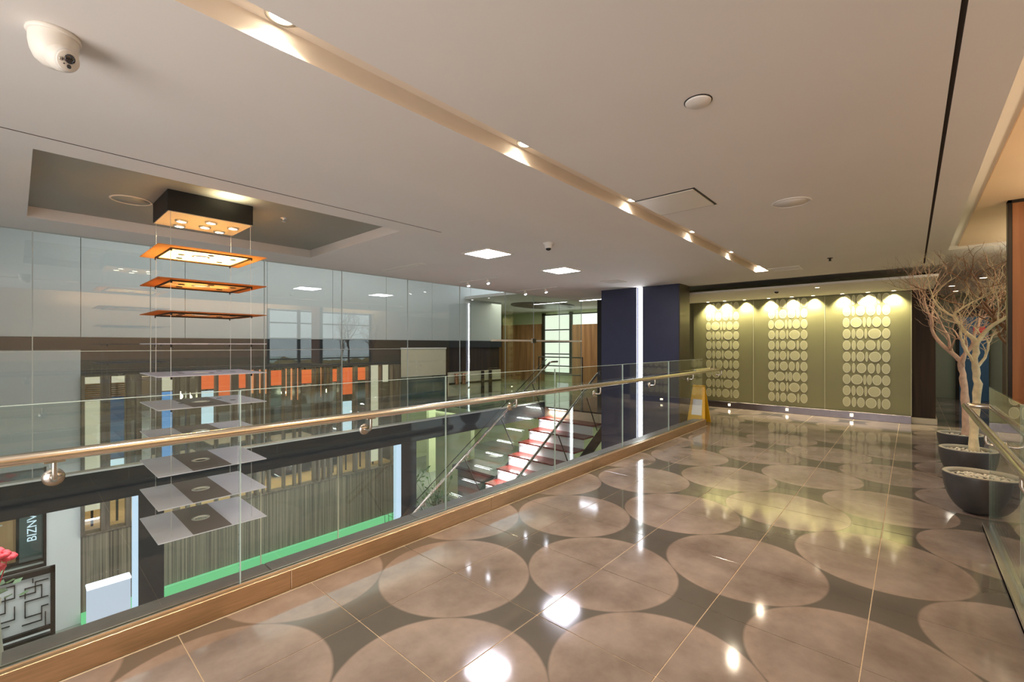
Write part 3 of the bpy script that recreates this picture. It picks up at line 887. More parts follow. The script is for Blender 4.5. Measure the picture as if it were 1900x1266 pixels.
for (x0, x1, y0, y1, lab) in ((6.84, 7.15, 1.09, 1.46, 'white framed air vent past the end of the slot'), (6.37, 6.70, 3.48, 3.78, 'square air vent in the ceiling before the navy pier'), (3.40, 3.50, 4.62, 5.5, 'long slim linear air vent near the glass partition')):
    t = thing('air_vent', ((x0 + x1) / 2, (y0 + y1) / 2, ZC), lab, 'vent')
    f = .018; b = MB()
    for q in ((x0, x1, y0, y0 + f), (x0, x1, y1 - f, y1), (x0, x0 + f, y0 + f, y1 - f), (x1 - f, x1, y0 + f, y1 - f)): b.box(*q, ZC - .008, ZC)
    b.build('frame', M['white'], t)
    MB().box(x0 + f, x1 - f, y0 + f, y1 - f, ZC - .002, ZC - .0005).build('backing', M['ceil'], t)
    n = 4 if x1 - x0 > .2 else 1
    for k in range(n):
        xx = x0 + f + (k + .5) * (x1 - x0 - 2 * f) / n
        MB().box(xx - .014, xx + .014, y0 + f, y1 - f, ZC - .007, ZC - .003).build('blade', M['ceil'], t)
t = thing('sprinkler_head', (6.5, .725, ZC), 'tiny concealed sprinkler on the ceiling before the oval wall', 'sprinkler')
MB().lathe([(0, 0), (.03, 0), (.03, -.005), (.012, -.008), (.010, -.03), (.018, -.032), (.018, -.035), (0, -.036)], (6.5, .725, ZC), 16).build('head', M['darkmetal'], t)
t = thing('sprinkler_head', (1.589, 4.15, 2.46), 'tiny sprinkler beside the pendant inside the tray', 'sprinkler')
MB().lathe([(0, 0), (.03, 0), (.03, -.005), (.012, -.008), (.010, -.03), (.018, -.032), (.018, -.035), (0, -.036)], (1.589, 4.15, 2.46), 16).build('head', M['alu'], t)
t = thing('ceiling_sensor', (3.62, 2.75, ZC), 'small stepped sensor with dark tip between slot and square light', 'sensor')
MB().lathe([(0, 0), (.055, 0), (.055, -.012), (.04, -.018), (.035, -.05), (.03, -.056), (0, -.056)], (3.62, 2.75, ZC), 24).build('body', M['ceil'], t)
MB().lathe([(.027, -.056), (.026, -.068), (.014, -.076), (0, -.078)], (3.62, 2.75, ZC), 20).build('tip', M['black'], t)
for k, (x, ya, yb, lab) in enumerate(((4.9, 4.66, 5.56, 'nearer short track with two spot heads by the partition'), (6.43, 4.68, 5.66, 'farther short track with two spot heads before the stair head'))):
    t = thing('track_light', (x, (ya + yb) / 2, ZC), lab, 'track light', 'short spotlight tracks')
    MB().bbox(x - .012, x + .012, ya, yb, ZC - .014, ZC, .002).build('track', M['ceil'], t)
    for y in (ya + .28 * (yb - ya), ya + .78 * (yb - ya)):
        h_ = MB().cyl((x, y, ZC - .014), (x, y, ZC - .03), .006, n=8).cyl((x, y, ZC - .028), (x + .0, y - .02, ZC - .085), .022, .026, n=14).build('spot_head', M['white'], t)
        MB().cyl((x, y - .0205, ZC - .0855), (x, y - .0215, ZC - .088), .021, n=14).build('lamp_lens', M['lampc'], h_)

# ------------------------------------------------------------------ pendant of ten stacked acrylic plates
PX, PY = 1.01, 4.24
pd = thing('plate_pendant', (PX, PY, 2.46), 'pendant of ten stacked acrylic plates hung under a dark box of lamps', 'pendant light')
bx = MB().bbox(PX - .28, PX + .28, PY - .25, PY + .26, 2.305, 2.46, .003).build('canopy_box', M['black'], pd)
MB().box(PX - .275, PX + .275, PY - .245, PY + .255, 2.301, 2.305).build('lamp_plate', M['cream'], bx)
LP = [(.862, 4.235), (.885, 4.42), (1.03, 4.12), (1.035, 4.31), (1.20, 4.18), (1.16, 4.40)]
for (x, y) in LP:
    MB().lathe([(.03, 0), (.042, 0), (.040, -.012), (.03, -.012), (.03, 0)], (x, y, 2.301), 20).build('lamp_ring', M['alu'], bx)
    MB().lathe([(0, -.004), (.030, -.004), (.030, -.011), (0, -.013)], (x, y, 2.301), 18).build('lamp', M['lampw'], bx)
    lamp('SPOT', (x, y, 2.28), 26, (1.0, .84, .5), .03, spot=2.6, blend=.6, name='pendant_lamp_light')
lamp('SPOT', (PX + .08, PY - .40, 2.32), 9, (1.0, .87, .55), .04, rot=(PI, 0, 0), spot=2.3, blend=.9, name='pendant_glow')
n = 32; hr = .05; hx, hy = .35, .345
for k in range(10):
    z = 2.035 - .2328 * k
    ring = [(PX - .02 + hr * math.cos(2 * PI * i / n), PY + hr * math.sin(2 * PI * i / n)) for i in range(n)]
    out_ = []
    for i in range(n):
        c_, s_ = math.cos(2 * PI * i / n), math.sin(2 * PI * i / n)
        m_ = max(abs(c_), abs(s_)); out_.append((PX + hx * c_ / m_, PY + hy * s_ / m_))
    b = MB(); T = .006
    a_, c_ = .262, .272
    rect = []
    for i in range(n):
        cc, ss = math.cos(2 * math.pi * i / n), math.sin(2 * math.pi * i / n)
        m_ = max(abs(cc), abs(ss)); rect.append((PX + a_ * cc / m_, PY + c_ * ss / m_))
    inn = rect if k < 3 else ring
    lo = [(x, y, z) for x, y in out_] + [(x, y, z) for x, y in inn]
    hi = [(x, y, z + T) for x, y in out_] + [(x, y, z + T) for x, y in inn]
    quads = [(i, (i + 1) % n, n + (i + 1) % n, n + i) for i in range(n)]
    b.add(lo, quads); b.add(hi, quads); b.add(lo[:n] + hi[:n], quads); b.add(lo[n:] + hi[n:], quads)
    pl = b.build('acrylic_plate', M['amber'] if k < 3 else M['plate'], pd)
    if k < 3:
        b = MB(); b.add([(x, y, z + .003) for x, y in rect] + [(x, y, z + .003) for x, y in ring], quads)
        b.build('inner_sheet', M['innersheet'], pl, fix=False)
    MB().lathe([(hr - .004, -.001), (hr + .011, -.001), (hr + .011, T + .002), (hr - .004, T + .002), (hr - .004, -.001)], (PX - .02, PY, z), 28).build('hole_ring', M['ring'], pl)
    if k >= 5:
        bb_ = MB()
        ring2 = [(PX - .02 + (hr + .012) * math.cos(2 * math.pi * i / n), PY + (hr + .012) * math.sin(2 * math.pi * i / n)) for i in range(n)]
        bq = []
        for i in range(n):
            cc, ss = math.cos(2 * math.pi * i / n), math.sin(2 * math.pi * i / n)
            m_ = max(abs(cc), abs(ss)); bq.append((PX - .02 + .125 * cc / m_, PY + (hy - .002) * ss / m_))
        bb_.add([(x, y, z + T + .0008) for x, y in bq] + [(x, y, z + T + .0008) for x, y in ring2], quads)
        bb_.build('grey_band', M['band_grey'], pl, fix=False)  # darker grey strip across the middle of the lower plates
    if k < 6:
        for (x, y) in LP:
            if abs(x - PX + .02) < .09 and abs(y - PY) < .09: continue
            MB().lathe([(0, -.0012), (.022, -.0012), (.022, T + .0012), (0, T + .0012)], (x, y, z), 14).build('dark_spot', M['darkmetal'], pl)
    if k < 3:
        fr = MB(); a_, c_ = .262, .272
        fr.box(PX - a_, PX + a_, PY - c_ - .006, PY - c_ + .006, z - .010, z - .0005); fr.box(PX - a_, PX + a_, PY + c_ - .006, PY + c_ + .006, z - .010, z - .0005)
        fr.box(PX - a_ - .006, PX - a_ + .006, PY - c_, PY + c_, z - .010, z - .0005); fr.box(PX + a_ - .006, PX + a_ + .006, PY - c_, PY + c_, z - .010, z - .0005)
        fr.build('frame', M['woodD'], pl)
    nb = MB()
    for sx in (-1, 1):
        for sy in (-1, 1): nb.cyl((PX + sx * .262, PY + sy * .272, z - .022), (PX + sx * .262, PY + sy * .272, z - .0005), .006, n=8)
    nb.build('cable_stop', M['darkmetal'], pl)
for sx in (-1, 1):
    for sy in (-1, 1):
        MB().cyl((PX + sx * .262, PY + sy * .245, 2.305), (PX + sx * .262, PY + sy * .272, -.08), .0016, n=6).build('cable', M['alu'], pd)

# ------------------------------------------------------------------ beam, partition glass and posts across the void
bm_ = thing('trim_3', (3, D2, 0), 'dark floor-edge beam across the void', None); bm_['kind'] = 'structure'
MB().bbox(-1.7, 7.6, D2 - .05, D2 + .10, -.205, .10, .004).build('beam_body', M['beam'], bm_)
MB().bbox(-1.7, 7.6, D2 - .06, D2 + .03, .10, .122, .002).build('beam_cap', M['alu'], bm_)
gp = thing('glass_partition', (3.5, D2, .12), 'full-height glass partition standing on the dark beam across the void', 'partition')
UJ = [-1.68, -.9, .1, .94, 2.04, 3.04, 4.13, 5.22, 6.40, 7.28, 8.2, 9.1]
for a0, a1 in zip(UJ[:-1], UJ[1:]):
    if a1 > 7.4:
        zz = ((0.0 if a0 > 7.2 else .122, ZC),)
    elif a1 < 5: zz = ((.122, 1.268), (1.274, ZC))
    else: zz = ((.122, ZC),)
    for z0, z1 in zz:
        MB().bbox(a0 + .003, a1 - .003, D2 - .006, D2 + .006, z0, z1, .001).build('glass_pane', M['glass2'], gp)
    MB().box(a1 - .003, a1 + .003, D2 - .007, D2 + .007, .122 if a1 < 7.6 else 0, ZC).build('vertical_joint', M['joint'], gp)
MB().box(-1.68, 4.13, D2 - .007, D2 + .007, 1.268, 1.274).build('horizontal_joint', M['joint'], gp)
MB().bbox(6.0, 9.1, D2 - .015, D2 + .015, 1.40, 1.435, .002).build('transom_bar', M['cream'], gp)
MB().bbox(7.22, 7.34, D2 - .022, D2 + .022, 1.37, 1.465, .003).build('patch_fitting', M['steel'], gp)
lg = thing('lower_glazing', (3, D2, ZL), 'tall lower glass screen under the dark beam across the void', 'partition')
LJ = [1.05, 2.0, 2.985, 3.92]
for a0, a1 in zip(LJ[:-1], LJ[1:]):
    MB().bbox(a0 + .003, a1 - .003, D2 - .006, D2 + .006, ZL, -.205, .001).build('glass_pane', M['glass'], lg)
for x in LJ[1:-1]:
    MB().box(x - .004, x + .004, D2 - .008, D2 + .008, ZL, -.205).build('vertical_joint', M['cream'], lg)
for (x0, x1, s0, s1, lab) in ((.84, 1.05, .80, .838, 'dark post with a glowing edge nearer the light box'), (4.0, 4.28, 3.925, 3.998, 'dark post with a glowing edge beside the stair foot')):
    t = thing('dark_post', ((x0 + x1) / 2, D2, ZL), lab, 'post', 'dark posts under the beam')
    MB().bbox(x0, x1, D2 - .03, D2 + .12, ZL, -.205, .004).build('post_body', M['beam'], t)
    MB().bbox(s0, s1, D2 - .02, D2 + .08, ZL, -.206, .002).build('light_edge', M['stripblue'], t)

# ------------------------------------------------------------------ staircase
RS, TR = .2, .3135
st = thing('staircase', (6.5, 5.25, ZL), 'staircase with dark red treads and white lit risers up to the gallery', 'staircase')
NS = 13
YS0, YS1 = 4.50, 5.84
for k in range(1, NS + 1):
    xn = 7.63 - TR * k; z = -RS * k
    MB().bbox(xn, xn + TR + .03, YS0, YS1, z - .03, z, .004).build('tread', M['tread'], st)
for k in range(0, NS + 1):
    xn = 7.63 - TR * k; z = -RS * k
    MB().bbox(xn + .02, xn + .032, YS0 + .02, YS1 - .01, max(z - RS, ZL), z - .0305 if k else -.004, .001).build('riser', M['riser'], st)
MB().bbox(7.63, 7.66, YS0, YS1, -.03, 0, .003).build('landing_nosing', M['tread'], st)
low = [(7.63, -.02), (7.63, -.45), (7.63 - TR * (NS - .3), ZL), (7.63 - TR * (NS + .6), ZL), (7.63 - TR * (NS + .3), -RS * (NS + .4) + .12)]
for y in (YS0 - .02, YS1 + .005):
    pts = [(7.63, -.24), (7.63, -.52), (7.63 - TR * (NS - 1.2), ZL), (7.63 - TR * (NS + .2), ZL)]
    MB().xprism(pts, y, y + .012).build('stringer', M['black'], st)
LED = MB()
LED.xprism([(7.60, -.035), (7.60, -.05), (7.6 - TR * NS, -.05 - RS * NS), (7.6 - TR * NS, -.035 - RS * NS)], YS1 + .002, YS1 + .004)
# lamps hidden under each nosing, near the partition side, wash the risers
for k in range(0, NS):
    xn = 7.63 - TR * k; z = -RS * k
    b = MB().bbox(xn - .012, xn + .018, YS1 - .50, YS1 - .06, z - .036, z - .0305, .001).build('riser_lamp', M['strip'], st)
    lamp('AREA', (xn - .03, YS1 - .30, z - .05), 6.5, (.98, .98, 1.0), .03, .40, (0, .55, 0), name='riser_lamp_light')
def stair_rail(name, Y, side, label, x0, x1):
    t = thing(name, (6, Y, ZL), label, 'handrail', 'steel handrails of the staircase')
    def zl(x): return (x - 7.63) * RS / TR
    pts = [(x0, Y, zl(x0) + .92), (x1, Y, zl(x1) + .92), (x1 + .05, Y, zl(x1) + .945), (x1 + .30, Y, zl(x1) + .945)]
    MB().tube(pts, .021, 12).build('rail_tube', M['steel'], t)
    gy = Y + side * .07
    seg = 4; xs_ = [x0 + (x1 - x0) * i / seg for i in range(seg + 1)]
    for a0, a1 in zip(xs_[:-1], xs_[1:]):
        pg = [(a0 + .006, zl(a0) - .05), (a1 - .006, zl(a1) - .05), (a1 - .006, zl(a1) + 1.0), (a0 + .006, zl(a0) + 1.0)]
        MB().xprism(pg, gy - .006, gy + .006).build('glass_infill', M['glass'], t)
        MB().tube([(a0, gy, zl(a0) + 1.003), (a1, gy, zl(a1) + 1.003)], .007, 8).build('glass_cap', M['darkmetal'], t)
        xm = (a0 + a1) / 2
        MB().tube([(xm, Y, zl(xm) + .90), (xm, Y, zl(xm) + .83), (xm, gy, zl(xm) + .82)], .007, 8).build('rail_bracket', M['steel'], t)
        MB().tube([(xm - .02, gy, zl(xm) + .80), (xm + .34, gy, zl(xm) + .16)], .010, 8).build('stay_rod', M['darkmetal'], t)
stair_rail('stair_handrail', 4.46, -1, 'nearer sloping steel stair handrail ending at the navy pier', 3.9, 7.38)
stair_rail('stair_handrail', 5.80, 1, 'farther sloping steel stair handrail along the partition', 3.9, 7.66)

# ------------------------------------------------------------------ lobby wall across: wainscot, windows, header, upper panels
lw_ = bpy.data.objects.new('wall_lobby', None); COL.objects.link(lw_); lw_.location = (3.3, D3, ZL); struct(lw_, 'far lobby wall with striped panelling and tall shop windows')
MB().box(.62, 5.95, D3, D3 + .14, ZL, -1.42).build('striped_wainscot', M['stripe'], lw_)
MB().bbox(.62, 5.95, D3 - .03, D3 + .16, -1.42, -1.395, .003).build('sill', M['fin'], lw_)
MB().box(.62, 7.0, D3 + .02, D3 + .14, .88, 1.262).build('header', M['header'], lw_)
MB().box(-1.7, 9.4, D3 - .01, D3 + .14, 1.262, 1.44).build('dark_band', M['band'], lw_)
xs = [-1.7, -.55, .62, 1.85, 3.1, 4.35, 5.6, 6.9, 8.2, 9.4]
for a0, a1 in zip(xs[:-1], xs[1:]):
    MB().bbox(a0 + .003, a1 - .003, D3, D3 + .14, 1.442, 3.3, .002).build('upper_panel', M['wallpale'], lw_)
for a0, a1 in ((-1.7, -1.0), (-1.0, .618)):
    MB().box(a0, a1, D3 + .001, D3 + .14, -.35, 1.26).build('pale_panel', M['wallpale'], lw_)
b = MB(); b.box(.275, .618, D3 + .001, D3 + .14, ZL, -.35); b.box(-1.7, .275, D3 + .001, D3 + .14, ZL, -1.68)
b.build('white_pier', M['wallwhite'], lw_)
MB().bbox(.62, 5.95, D3 - .10, D3, ZL, ZL + .14, .004).build('green_light_strip', M['green'], lw_)
# timber fins
fins = [(0.621, 0.66), (0.832, 0.932), (1.109, 1.171), (1.228, 1.292), (1.402, 1.42), (1.477, 1.544), (1.704, 1.775), (1.869, 1.913), (2.017, 2.07), (2.279, 2.311), (2.522, 2.623), (2.769, 2.821), (2.9, 2.945), (3.018, 3.054), (3.119, 3.156), (3.384, 3.404),
        (3.582, 3.612), (3.694, 3.714), (3.956, 3.978), (4.043, 4.086), (4.152, 4.197), (4.264, 4.321), (4.483, 4.553), (4.831, 4.893), (5.135, 5.187), (5.454, 5.495), (5.76, 5.831), (5.91, 5.95)]
for k, (a0, a1) in enumerate(fins):
    dpt = .02 if k % 3 else .05
    MB().bbox(a0, a1, D3 - dpt, D3 + .10, -1.395, .88, .003).build('fin', M['fin'], lw_)
MB().box(1.293, 1.401, D3 + .0, D3 + .05, -1.395, .84).build('steel_column', M['steel'], lw_)
for k, (a0, a1) in enumerate(zip([f[1] for f in fins[:-1]], [f[0] for f in fins[1:]])):
    if a1 - a0 > .05 and not (1.28 < a0 < 1.3):
        MB().box(a0, a1, D3 + .045, D3 + .051, -1.395, .88).build('window_pane', M['glass'], lw_)
# shop room behind
struct(MB().box(.5, 6.2, 11.2, 11.3, -1.45, 1.2).build('wall_shop_back', M['header']), 'dark back wall of the shop behind the lobby windows')
struct(MB().box(.5, .6, D3 + .14, 11.2, -1.45, 1.2).build('wall_shop_left', M['cream']))
struct(MB().box(6.03, 6.1, D3 + .14, 11.2, -1.45, 1.2).build('wall_shop_right', M['header']))
struct(MB().box(.5, 6.1, D3 + .165, 11.2, -1.55, -1.45).build('floor', M['shopfloor']), 'warm floor of the shop behind the lobby windows')
struct(MB().box(.5, 6.1, D3 + .14, 11.2, 1.1, 1.2).build('ceiling', M['cream']), 'ceiling of the shop behind the lobby windows')
lamp('AREA', (3.2, 10.0, 1.05), 130, (1.0, .84, .62), 4.5, 1.4, (0, 0, 0), name='shop_light')
def board(x0, x1, z0, z1, y, m, name, label, cat, group, lean=0):
    t = thing(name, ((x0 + x1) / 2, y, z0), label, cat, group)
    MB().bbox(x0, x1, y, y + .03, z0, z1, .003).build('board_face', m, t)
    top = 1.1
    b = MB()
    for x in (x0 + .03, x1 - .03): b.cyl((x, y + .015, z1), (x, y + .015, top), .003, n=6)
    b.build('hanger', M['darkmetal'], t)
OB = [(2.17, 2.37, 0.55, 0.86), (2.43, 2.62, 0.41, 0.84), (2.76, 2.88, 0.53, 0.83), (3.31, 3.52, 0.54, 0.83), (3.89, 4.11, 0.54, 0.82), (4.54, 4.66, 0.54, 0.81), (4.78, 5.02, 0.24, 0.83), (5.14, 5.35, 0.54, 0.82)]
wn = ['first', 'second', 'third', 'fourth', 'fifth', 'sixth', 'seventh', 'eighth']
for k, (a0, a1, z0, z1) in enumerate(OB):
    board(a0, a1, z0, z1, 9.25, M['orangelit'], 'hanging_board', '%s orange hanging board from the pendant side, behind the shop windows' % wn[k], 'board', 'orange boards in the shop window')
SB = [(1.62, 1.77, .56, .80, 'creamlit', 'cream backlit board behind the window beside the steel column'), (1.62, 1.77, -.60, .54, 'bluelit', 'deep blue tall screen behind the window beside the steel column'),
      (2.17, 2.37, -.30, .51, 'whitelit', 'white-blue screen under the first orange board'), (.99, 1.15, -.45, .51, 'bluedim', 'dark blue screen in the second window from the pale wall'),
      (.99, 1.15, -1.0, -.47, 'whitelit', 'pale blue glowing screen low in the second window from the pale wall'), (.69, .87, -1.2, .47, 'creamlit', 'cream board in the window next to the pale wall'),
      (3.31, 3.52, -.34, .52, 'screen', 'grey-green board under the fourth orange board'), (3.89, 4.11, -.40, .51, 'greyboard', 'grey board under the fifth orange board'),
      (4.78, 5.02, -.75, .08, 'whitelit', 'white backlit board low under the seventh orange board'), (5.44, 5.69, -1.38, .86, 'creamlit', 'tall cream backlit board near the dark post'),
      (5.77, 5.99, .45, .86, 'creamlit', 'short cream backlit board high at the window wall end'), (4.54, 4.66, -.70, .51, 'greyboard', 'narrow grey board under the sixth orange board'),
      (5.14, 5.35, -.60, .51, 'screen', 'grey-green board under the eighth orange board')]
for (a0, a1, z0, z1, m, lab) in SB:
    t = thing('display_board', ((a0 + a1) / 2, 9.32, z0), lab, 'board', 'display boards in the shop window')
    MB().bbox(a0, a1, 9.32, 9.35, z0, z1, .003).build('board_face', M[m], t)
    MB().bbox((a0 + a1) / 2 - .015, (a0 + a1) / 2 + .015, 9.351, 9.37, (z0 if z0 > -.5 else -1.45), (1.1 if z0 > -.5 else z1), .002).build('pole', M['darkmetal'], t)
for k, (x0, x1, lab) in enumerate(((.68, .88, 'orange-brown slatted shelf stack in the window next to the pale wall'), (.98, 1.16, 'orange-brown slatted shelf stack in the second window from the pale wall'))):
    t = thing('slat_display', ((x0 + x1) / 2, 9.27, .5), lab, 'display', 'slatted displays in the shop window')
    MB().box(x0, x1, 9.30, 9.31, .74, .84).build('lit_top', M['creamlit'], t)
    for q in range(7):
        MB().bbox(x0, x1, 9.24, 9.31, .52 + .033 * q, .535 + .033 * q, .002).build('slat', M['woodB'], t)
    MB().box(x0, x0 + .012, 9.25, 9.31, .50, 1.1).build('side_bar', M['woodB'], t)
TB = [(2.98, .42), (3.11, .41), (3.22, .39), (3.58, .32), (3.69, .23), (3.82, .22), (4.18, .24), (4.3, .24)]
for k, (x, z0) in enumerate(TB):
    t = thing('tube_pendant', (x, 9.25, z0), '%s slim glowing orange tube lamp counted from the pendant side' % wn[k], 'pendant light', 'orange tube lamps in the shop window')
    MB().cyl((x, 9.25, z0), (x, 9.25, .86), .018, n=12).build('tube', M['tube'], t)
    MB().cyl((x, 9.25, .86), (x, 9.25, 1.1), .004, n=6).build('cord', M['darkmetal'], t)
for k, (x, z, lab) in enumerate(((1.85, .46, 'bright bare bulb lamp near the steel column window'), (1.98, .43, 'second bright bare bulb lamp next to the first orange board'), (3.52, .39, 'bright bare bulb lamp between the orange tubes'), (4.41, .36, 'bright bare bulb lamp past the last orange tube'))):
    t = thing('bulb_pendant', (x, 9.20, z), lab, 'pendant light', 'bare bulbs in the shop window')
    MB().lathe([(0, -.05)] + [(.045 * math.sin(a), -.045 * math.cos(a)) for a in [i * PI / 8 for i in range(1, 7)]] + [(.016, .05), (.016, .08), (0, .08)], (x, 9.20, z), 16).build('bulb', M['lampw'], t)
    MB().cyl((x, 9.20, z + .08), (x, 9.20, 1.1), .004, n=6).build('cord', M['darkmetal'], t)
for k, (x0, x1, z1, lab) in enumerate(((1.6, 2.3, -.75, 'dark low cabinet on the shop floor beside the steel column'), (2.5, 3.3, -.6, 'dark cabinet on the shop floor under the tubes'), (3.6, 4.4, -.7, 'dark cabinet in the middle of the shop floor'), (4.55, 5.1, -.55, 'dark cabinet on the shop floor near the cream boards'))):
    t = thing('shop_cabinet', ((x0 + x1) / 2, 10.2, -1.45), lab, 'cabinet', 'dark cabinets in the shop')
    MB().bbox(x0, x1, 9.9, 10.5, -1.40, z1, .004).build('body', M['woodD'], t)
    MB().bbox(x0 - .02, x1 + .02, 9.88, 10.52, z1, z1 + .03, .003).build('top', M['fin'], t)
    MB().box(x0 + .04, x1 - .04, 9.94, 10.46, -1.45, -1.40).build('plinth', M['black'], t)
    for q in (0, 1):
        a0 = x0 + (x1 - x0) * q / 2
        d_ = MB().bbox(a0 + .008, a0 + (x1 - x0) / 2 - .008, 9.885, 9.9, -1.37, z1 - .03, .003).build('door', M['black'], t)
        MB().cyl((a0 + (x1 - x0) * .25, 9.875, z1 - .2), (a0 + (x1 - x0) * .25, 9.875, z1 - .1), .006, n=8).build('handle', M['steel'], d_)

# right continuation of the lobby wall: cream blind, dark panels, boards
struct(MB().box(5.95, 6.02, D3 + .14, 13.0, -.3, 1.26).build('wall_return', M['header']))
struct(MB().box(7.0, 9.35, D3 + .04, D3 + .14, -.0, 1.262).build('wall_lobby_side', M['woodD']), 'dark wood wall past the cream blind')
t = thing('roller_blind', (6.64, D3, .6), 'cream roller blind under the dark band past the shop windows', 'blind')
MB().bbox(5.98, 7.32, D3 - .02, D3 - .01, .58, 1.22, .002).build('fabric', M['cream'], t)
MB().cyl((5.97, D3 - .012, 1.24), (7.33, D3 - .012, 1.24), .022, n=12).build('roller', M['white'], t)
MB().bbox(5.98, 7.32, D3 - .024, D3 - .006, .565, .585, .003).build('bottom_bar', M['alu'], t)
t = thing('reflection_panel', (5.7, 8.1, .0), 'dark panel imitating the reflections below the cream blind', 'reflection panel')
MB().bbox(5.98, 7.3, D3 + .0, D3 + .3, -.2, .55, .006).build('front', M['screen'], t)  # dark reflections under the blind built as a flat panel
MB().bbox(5.98, 7.3, D3 - .02, D3 + .3, -.26, -.2, .004).build('base_rail', M['darkmetal'], t)
t = thing('display_rail', (8.3, D3, .35), 'cream display ledge with a dark bar on two posts near the stair head', 'display rail')
MB().bbox(7.4, 9.35, D3 - .03, D3 + .02, -.0, .62, .003).build('back_board', M['cream'], t)
MB().bbox(7.4, 9.35, D3 - .06, D3 - .03, .30, .35, .003).build('bar', M['darkmetal'], t)
for x in (8.55, 8.85): MB().bbox(x, x + .09, D3 - .075, D3 - .03, 0, .62, .003).build('post', M['woodD'], t)
for x in (7.62, 7.86):
    MB().lathe([(.05, 0), (.06, .05), (.055, .25), (.07, .28), (0, .285)], (x, D3 - .09, .30), 18).build('copper_lamp', M['copper'], t)

# lower left: shop display window with cabinet and vertical lettering, lattice screen, flowers, light box
dw = bpy.data.objects.new('window_2', None); COL.objects.link(dw); dw.location = (-.4, D3, -1.6); struct(dw, 'display window in the white wall below the beam')
b = MB(); b.box(.255, .28, D3 - .02, D3 + .05, -1.68, -.34); b.box(-1.7, .28, D3 - .02, D3 + .05, -1.70, -1.675); b.build('window_frame', M['darkmetal'], dw)
MB().box(-1.7, .255, D3 + .02, D3 + .026, -1.675, -.35).build('window_pane', M['glass'], dw)
b = MB(); b.box(-1.7, .28, 9.7, 9.75, -1.7, -.34); b.box(.28, .33, D3 + .14, 9.75, -1.7, -.34); b.box(-1.7, .33, D3 + .14, 9.75, -1.75, -1.70); b.box(-1.7, .33, D3 + .14, 9.75, -.36, -.31)
b.build('display_niche', M['screen'], dw)
t = thing('oak_cabinet', (-.35, 9.3, -1.7), 'small oak cabinet with a white bar handle in the display window', 'cabinet')
MB().bbox(-.95, .0, 9.05, 9.5, -1.62, -.98, .004).build('body', M['cab'], t)
MB().bbox(-.97, .02, 9.03, 9.52, -.98, -.88, .004).build('top', M['cab'], t)
MB().box(-.9, -.05, 9.1, 9.45, -1.70, -1.62).build('plinth', M['black'], t)
MB().bbox(-.93, -.02, 9.03, 9.05, -1.60, -1.0, .003).build('door', M['cab'], t)
MB().bbox(-.45, -.12, 9.015, 9.03, -1.085, -1.068, .002).build('bar_handle', M['white'], t)
t = thing('desk_screen', (-.22, 9.25, -.88), 'small dark screen with a white line on the oak cabinet', 'screen')
MB().bbox(-.40, -.10, 9.2, 9.24, -.86, -.60, .004).build('bezel', M['black'], t)
MB().box(-.37, -.13, 9.196, 9.2, -.74, -.71).build('lit_line', M['whitelit'], t)
MB().bbox(-.32, -.18, 9.17, 9.3, -.88, -.86, .002).build('stand', M['black'], t)
t = thing('wall_lettering', (.16, 9.0, -1.2), 'white vertical lettering on the dark glass beside the oak cabinet', 'sign')
fc = bpy.data.curves.new('lettering', 'FONT'); fc.body = 'BIZNVUS'; fc.size = .13; fc.extrude = .002
fo_ = bpy.data.objects.new('lettering_source', fc); COL.objects.link(fo_)
bpy.context.view_layer.update()
fme = bpy.data.meshes.new_from_object(fo_.evaluated_get(bpy.context.evaluated_depsgraph_get()))
bpy.data.objects.remove(fo_); fme.materials.clear(); fme.materials.append(M['whitelit'])
fo = bpy.data.objects.new('lettering', fme); COL.objects.link(fo)
fo.rotation_euler = (PI / 2, -PI / 2, 0); fo.location = (.19, 8.96, -1.36); adopt(fo, t)
MB().box(.03, .25, 8.965, 8.975, -1.62, -.40).build('dark_glass', M['screen'], t)

t = thing('lattice_screen', (-.3, 7.5, ZL), 'dark framed lattice screen of squared scrolls in front of the white wall', 'screen')
b = MB(); b.box(.27, .31, 7.48, 7.54, ZL, -1.265); b.box(-1.3, .31, 7.48, 7.54, -1.33, -1.265); b.box(-1.3, .27, 7.48, 7.54, -1.98, -1.94); b.box(-1.3, .27, 7.48, 7.54, -2.06, -2.03)
b.build('frame', M['darkmetal'], t)
MB().box(-1.3, .27, 7.525, 7.53, -1.94, -1.33).build('white_back', M['wallwhite'], t)
def lat(x0, x1, z0, z1):
    b = MB(); r = .0045
    if abs(z1 - z0) < 1e-6: b.box(min(x0, x1) - r, max(x0, x1) + r, 7.505, 7.52, z0 - r, z0 + r)
    else: b.box(x0 - r, x0 + r, 7.505, 7.52, min(z0, z1) - r, max(z0, z1) + r)
    b.build('lattice_bar', M['black'], t)
for ox in (0, -.52):
    X = lambda f: ox + .25 - f
    for (a, b1, c, d) in ((0, .10, -1.40, -1.40), (.10, .10, -1.40, -1.52), (.10, .22, -1.52, -1.52), (.05, .05, -1.45, -1.60), (.05, .18, -1.45, -1.45), (.18, .18, -1.45, -1.56), (0, .18, -1.60, -1.60), (.18, .18, -1.60, -1.78), (.05, .18, -1.78, -1.78), (.05, .05, -1.70, -1.86), (.0, .05, -1.70, -1.70), (.05, .2, -1.86, -1.86),
                          (.26, .26, -1.38, -1.52), (.26, .42, -1.38, -1.38), (.42, .42, -1.38, -1.48), (.26, .50, -1.52, -1.52), (.33, .33, -1.48, -1.66), (.33, .5, -1.66, -1.66), (.26, .26, -1.62, -1.76), (.26, .45, -1.76, -1.76), (.45, .45, -1.76, -1.90), (.3, .45, -1.82, -1.82), (.12, .12, -1.36, -1.40), (.02, .02, -1.78, -1.93), (.36, .36, -1.86, -1.93)):
        lat(X(a), X(b1), c, d)
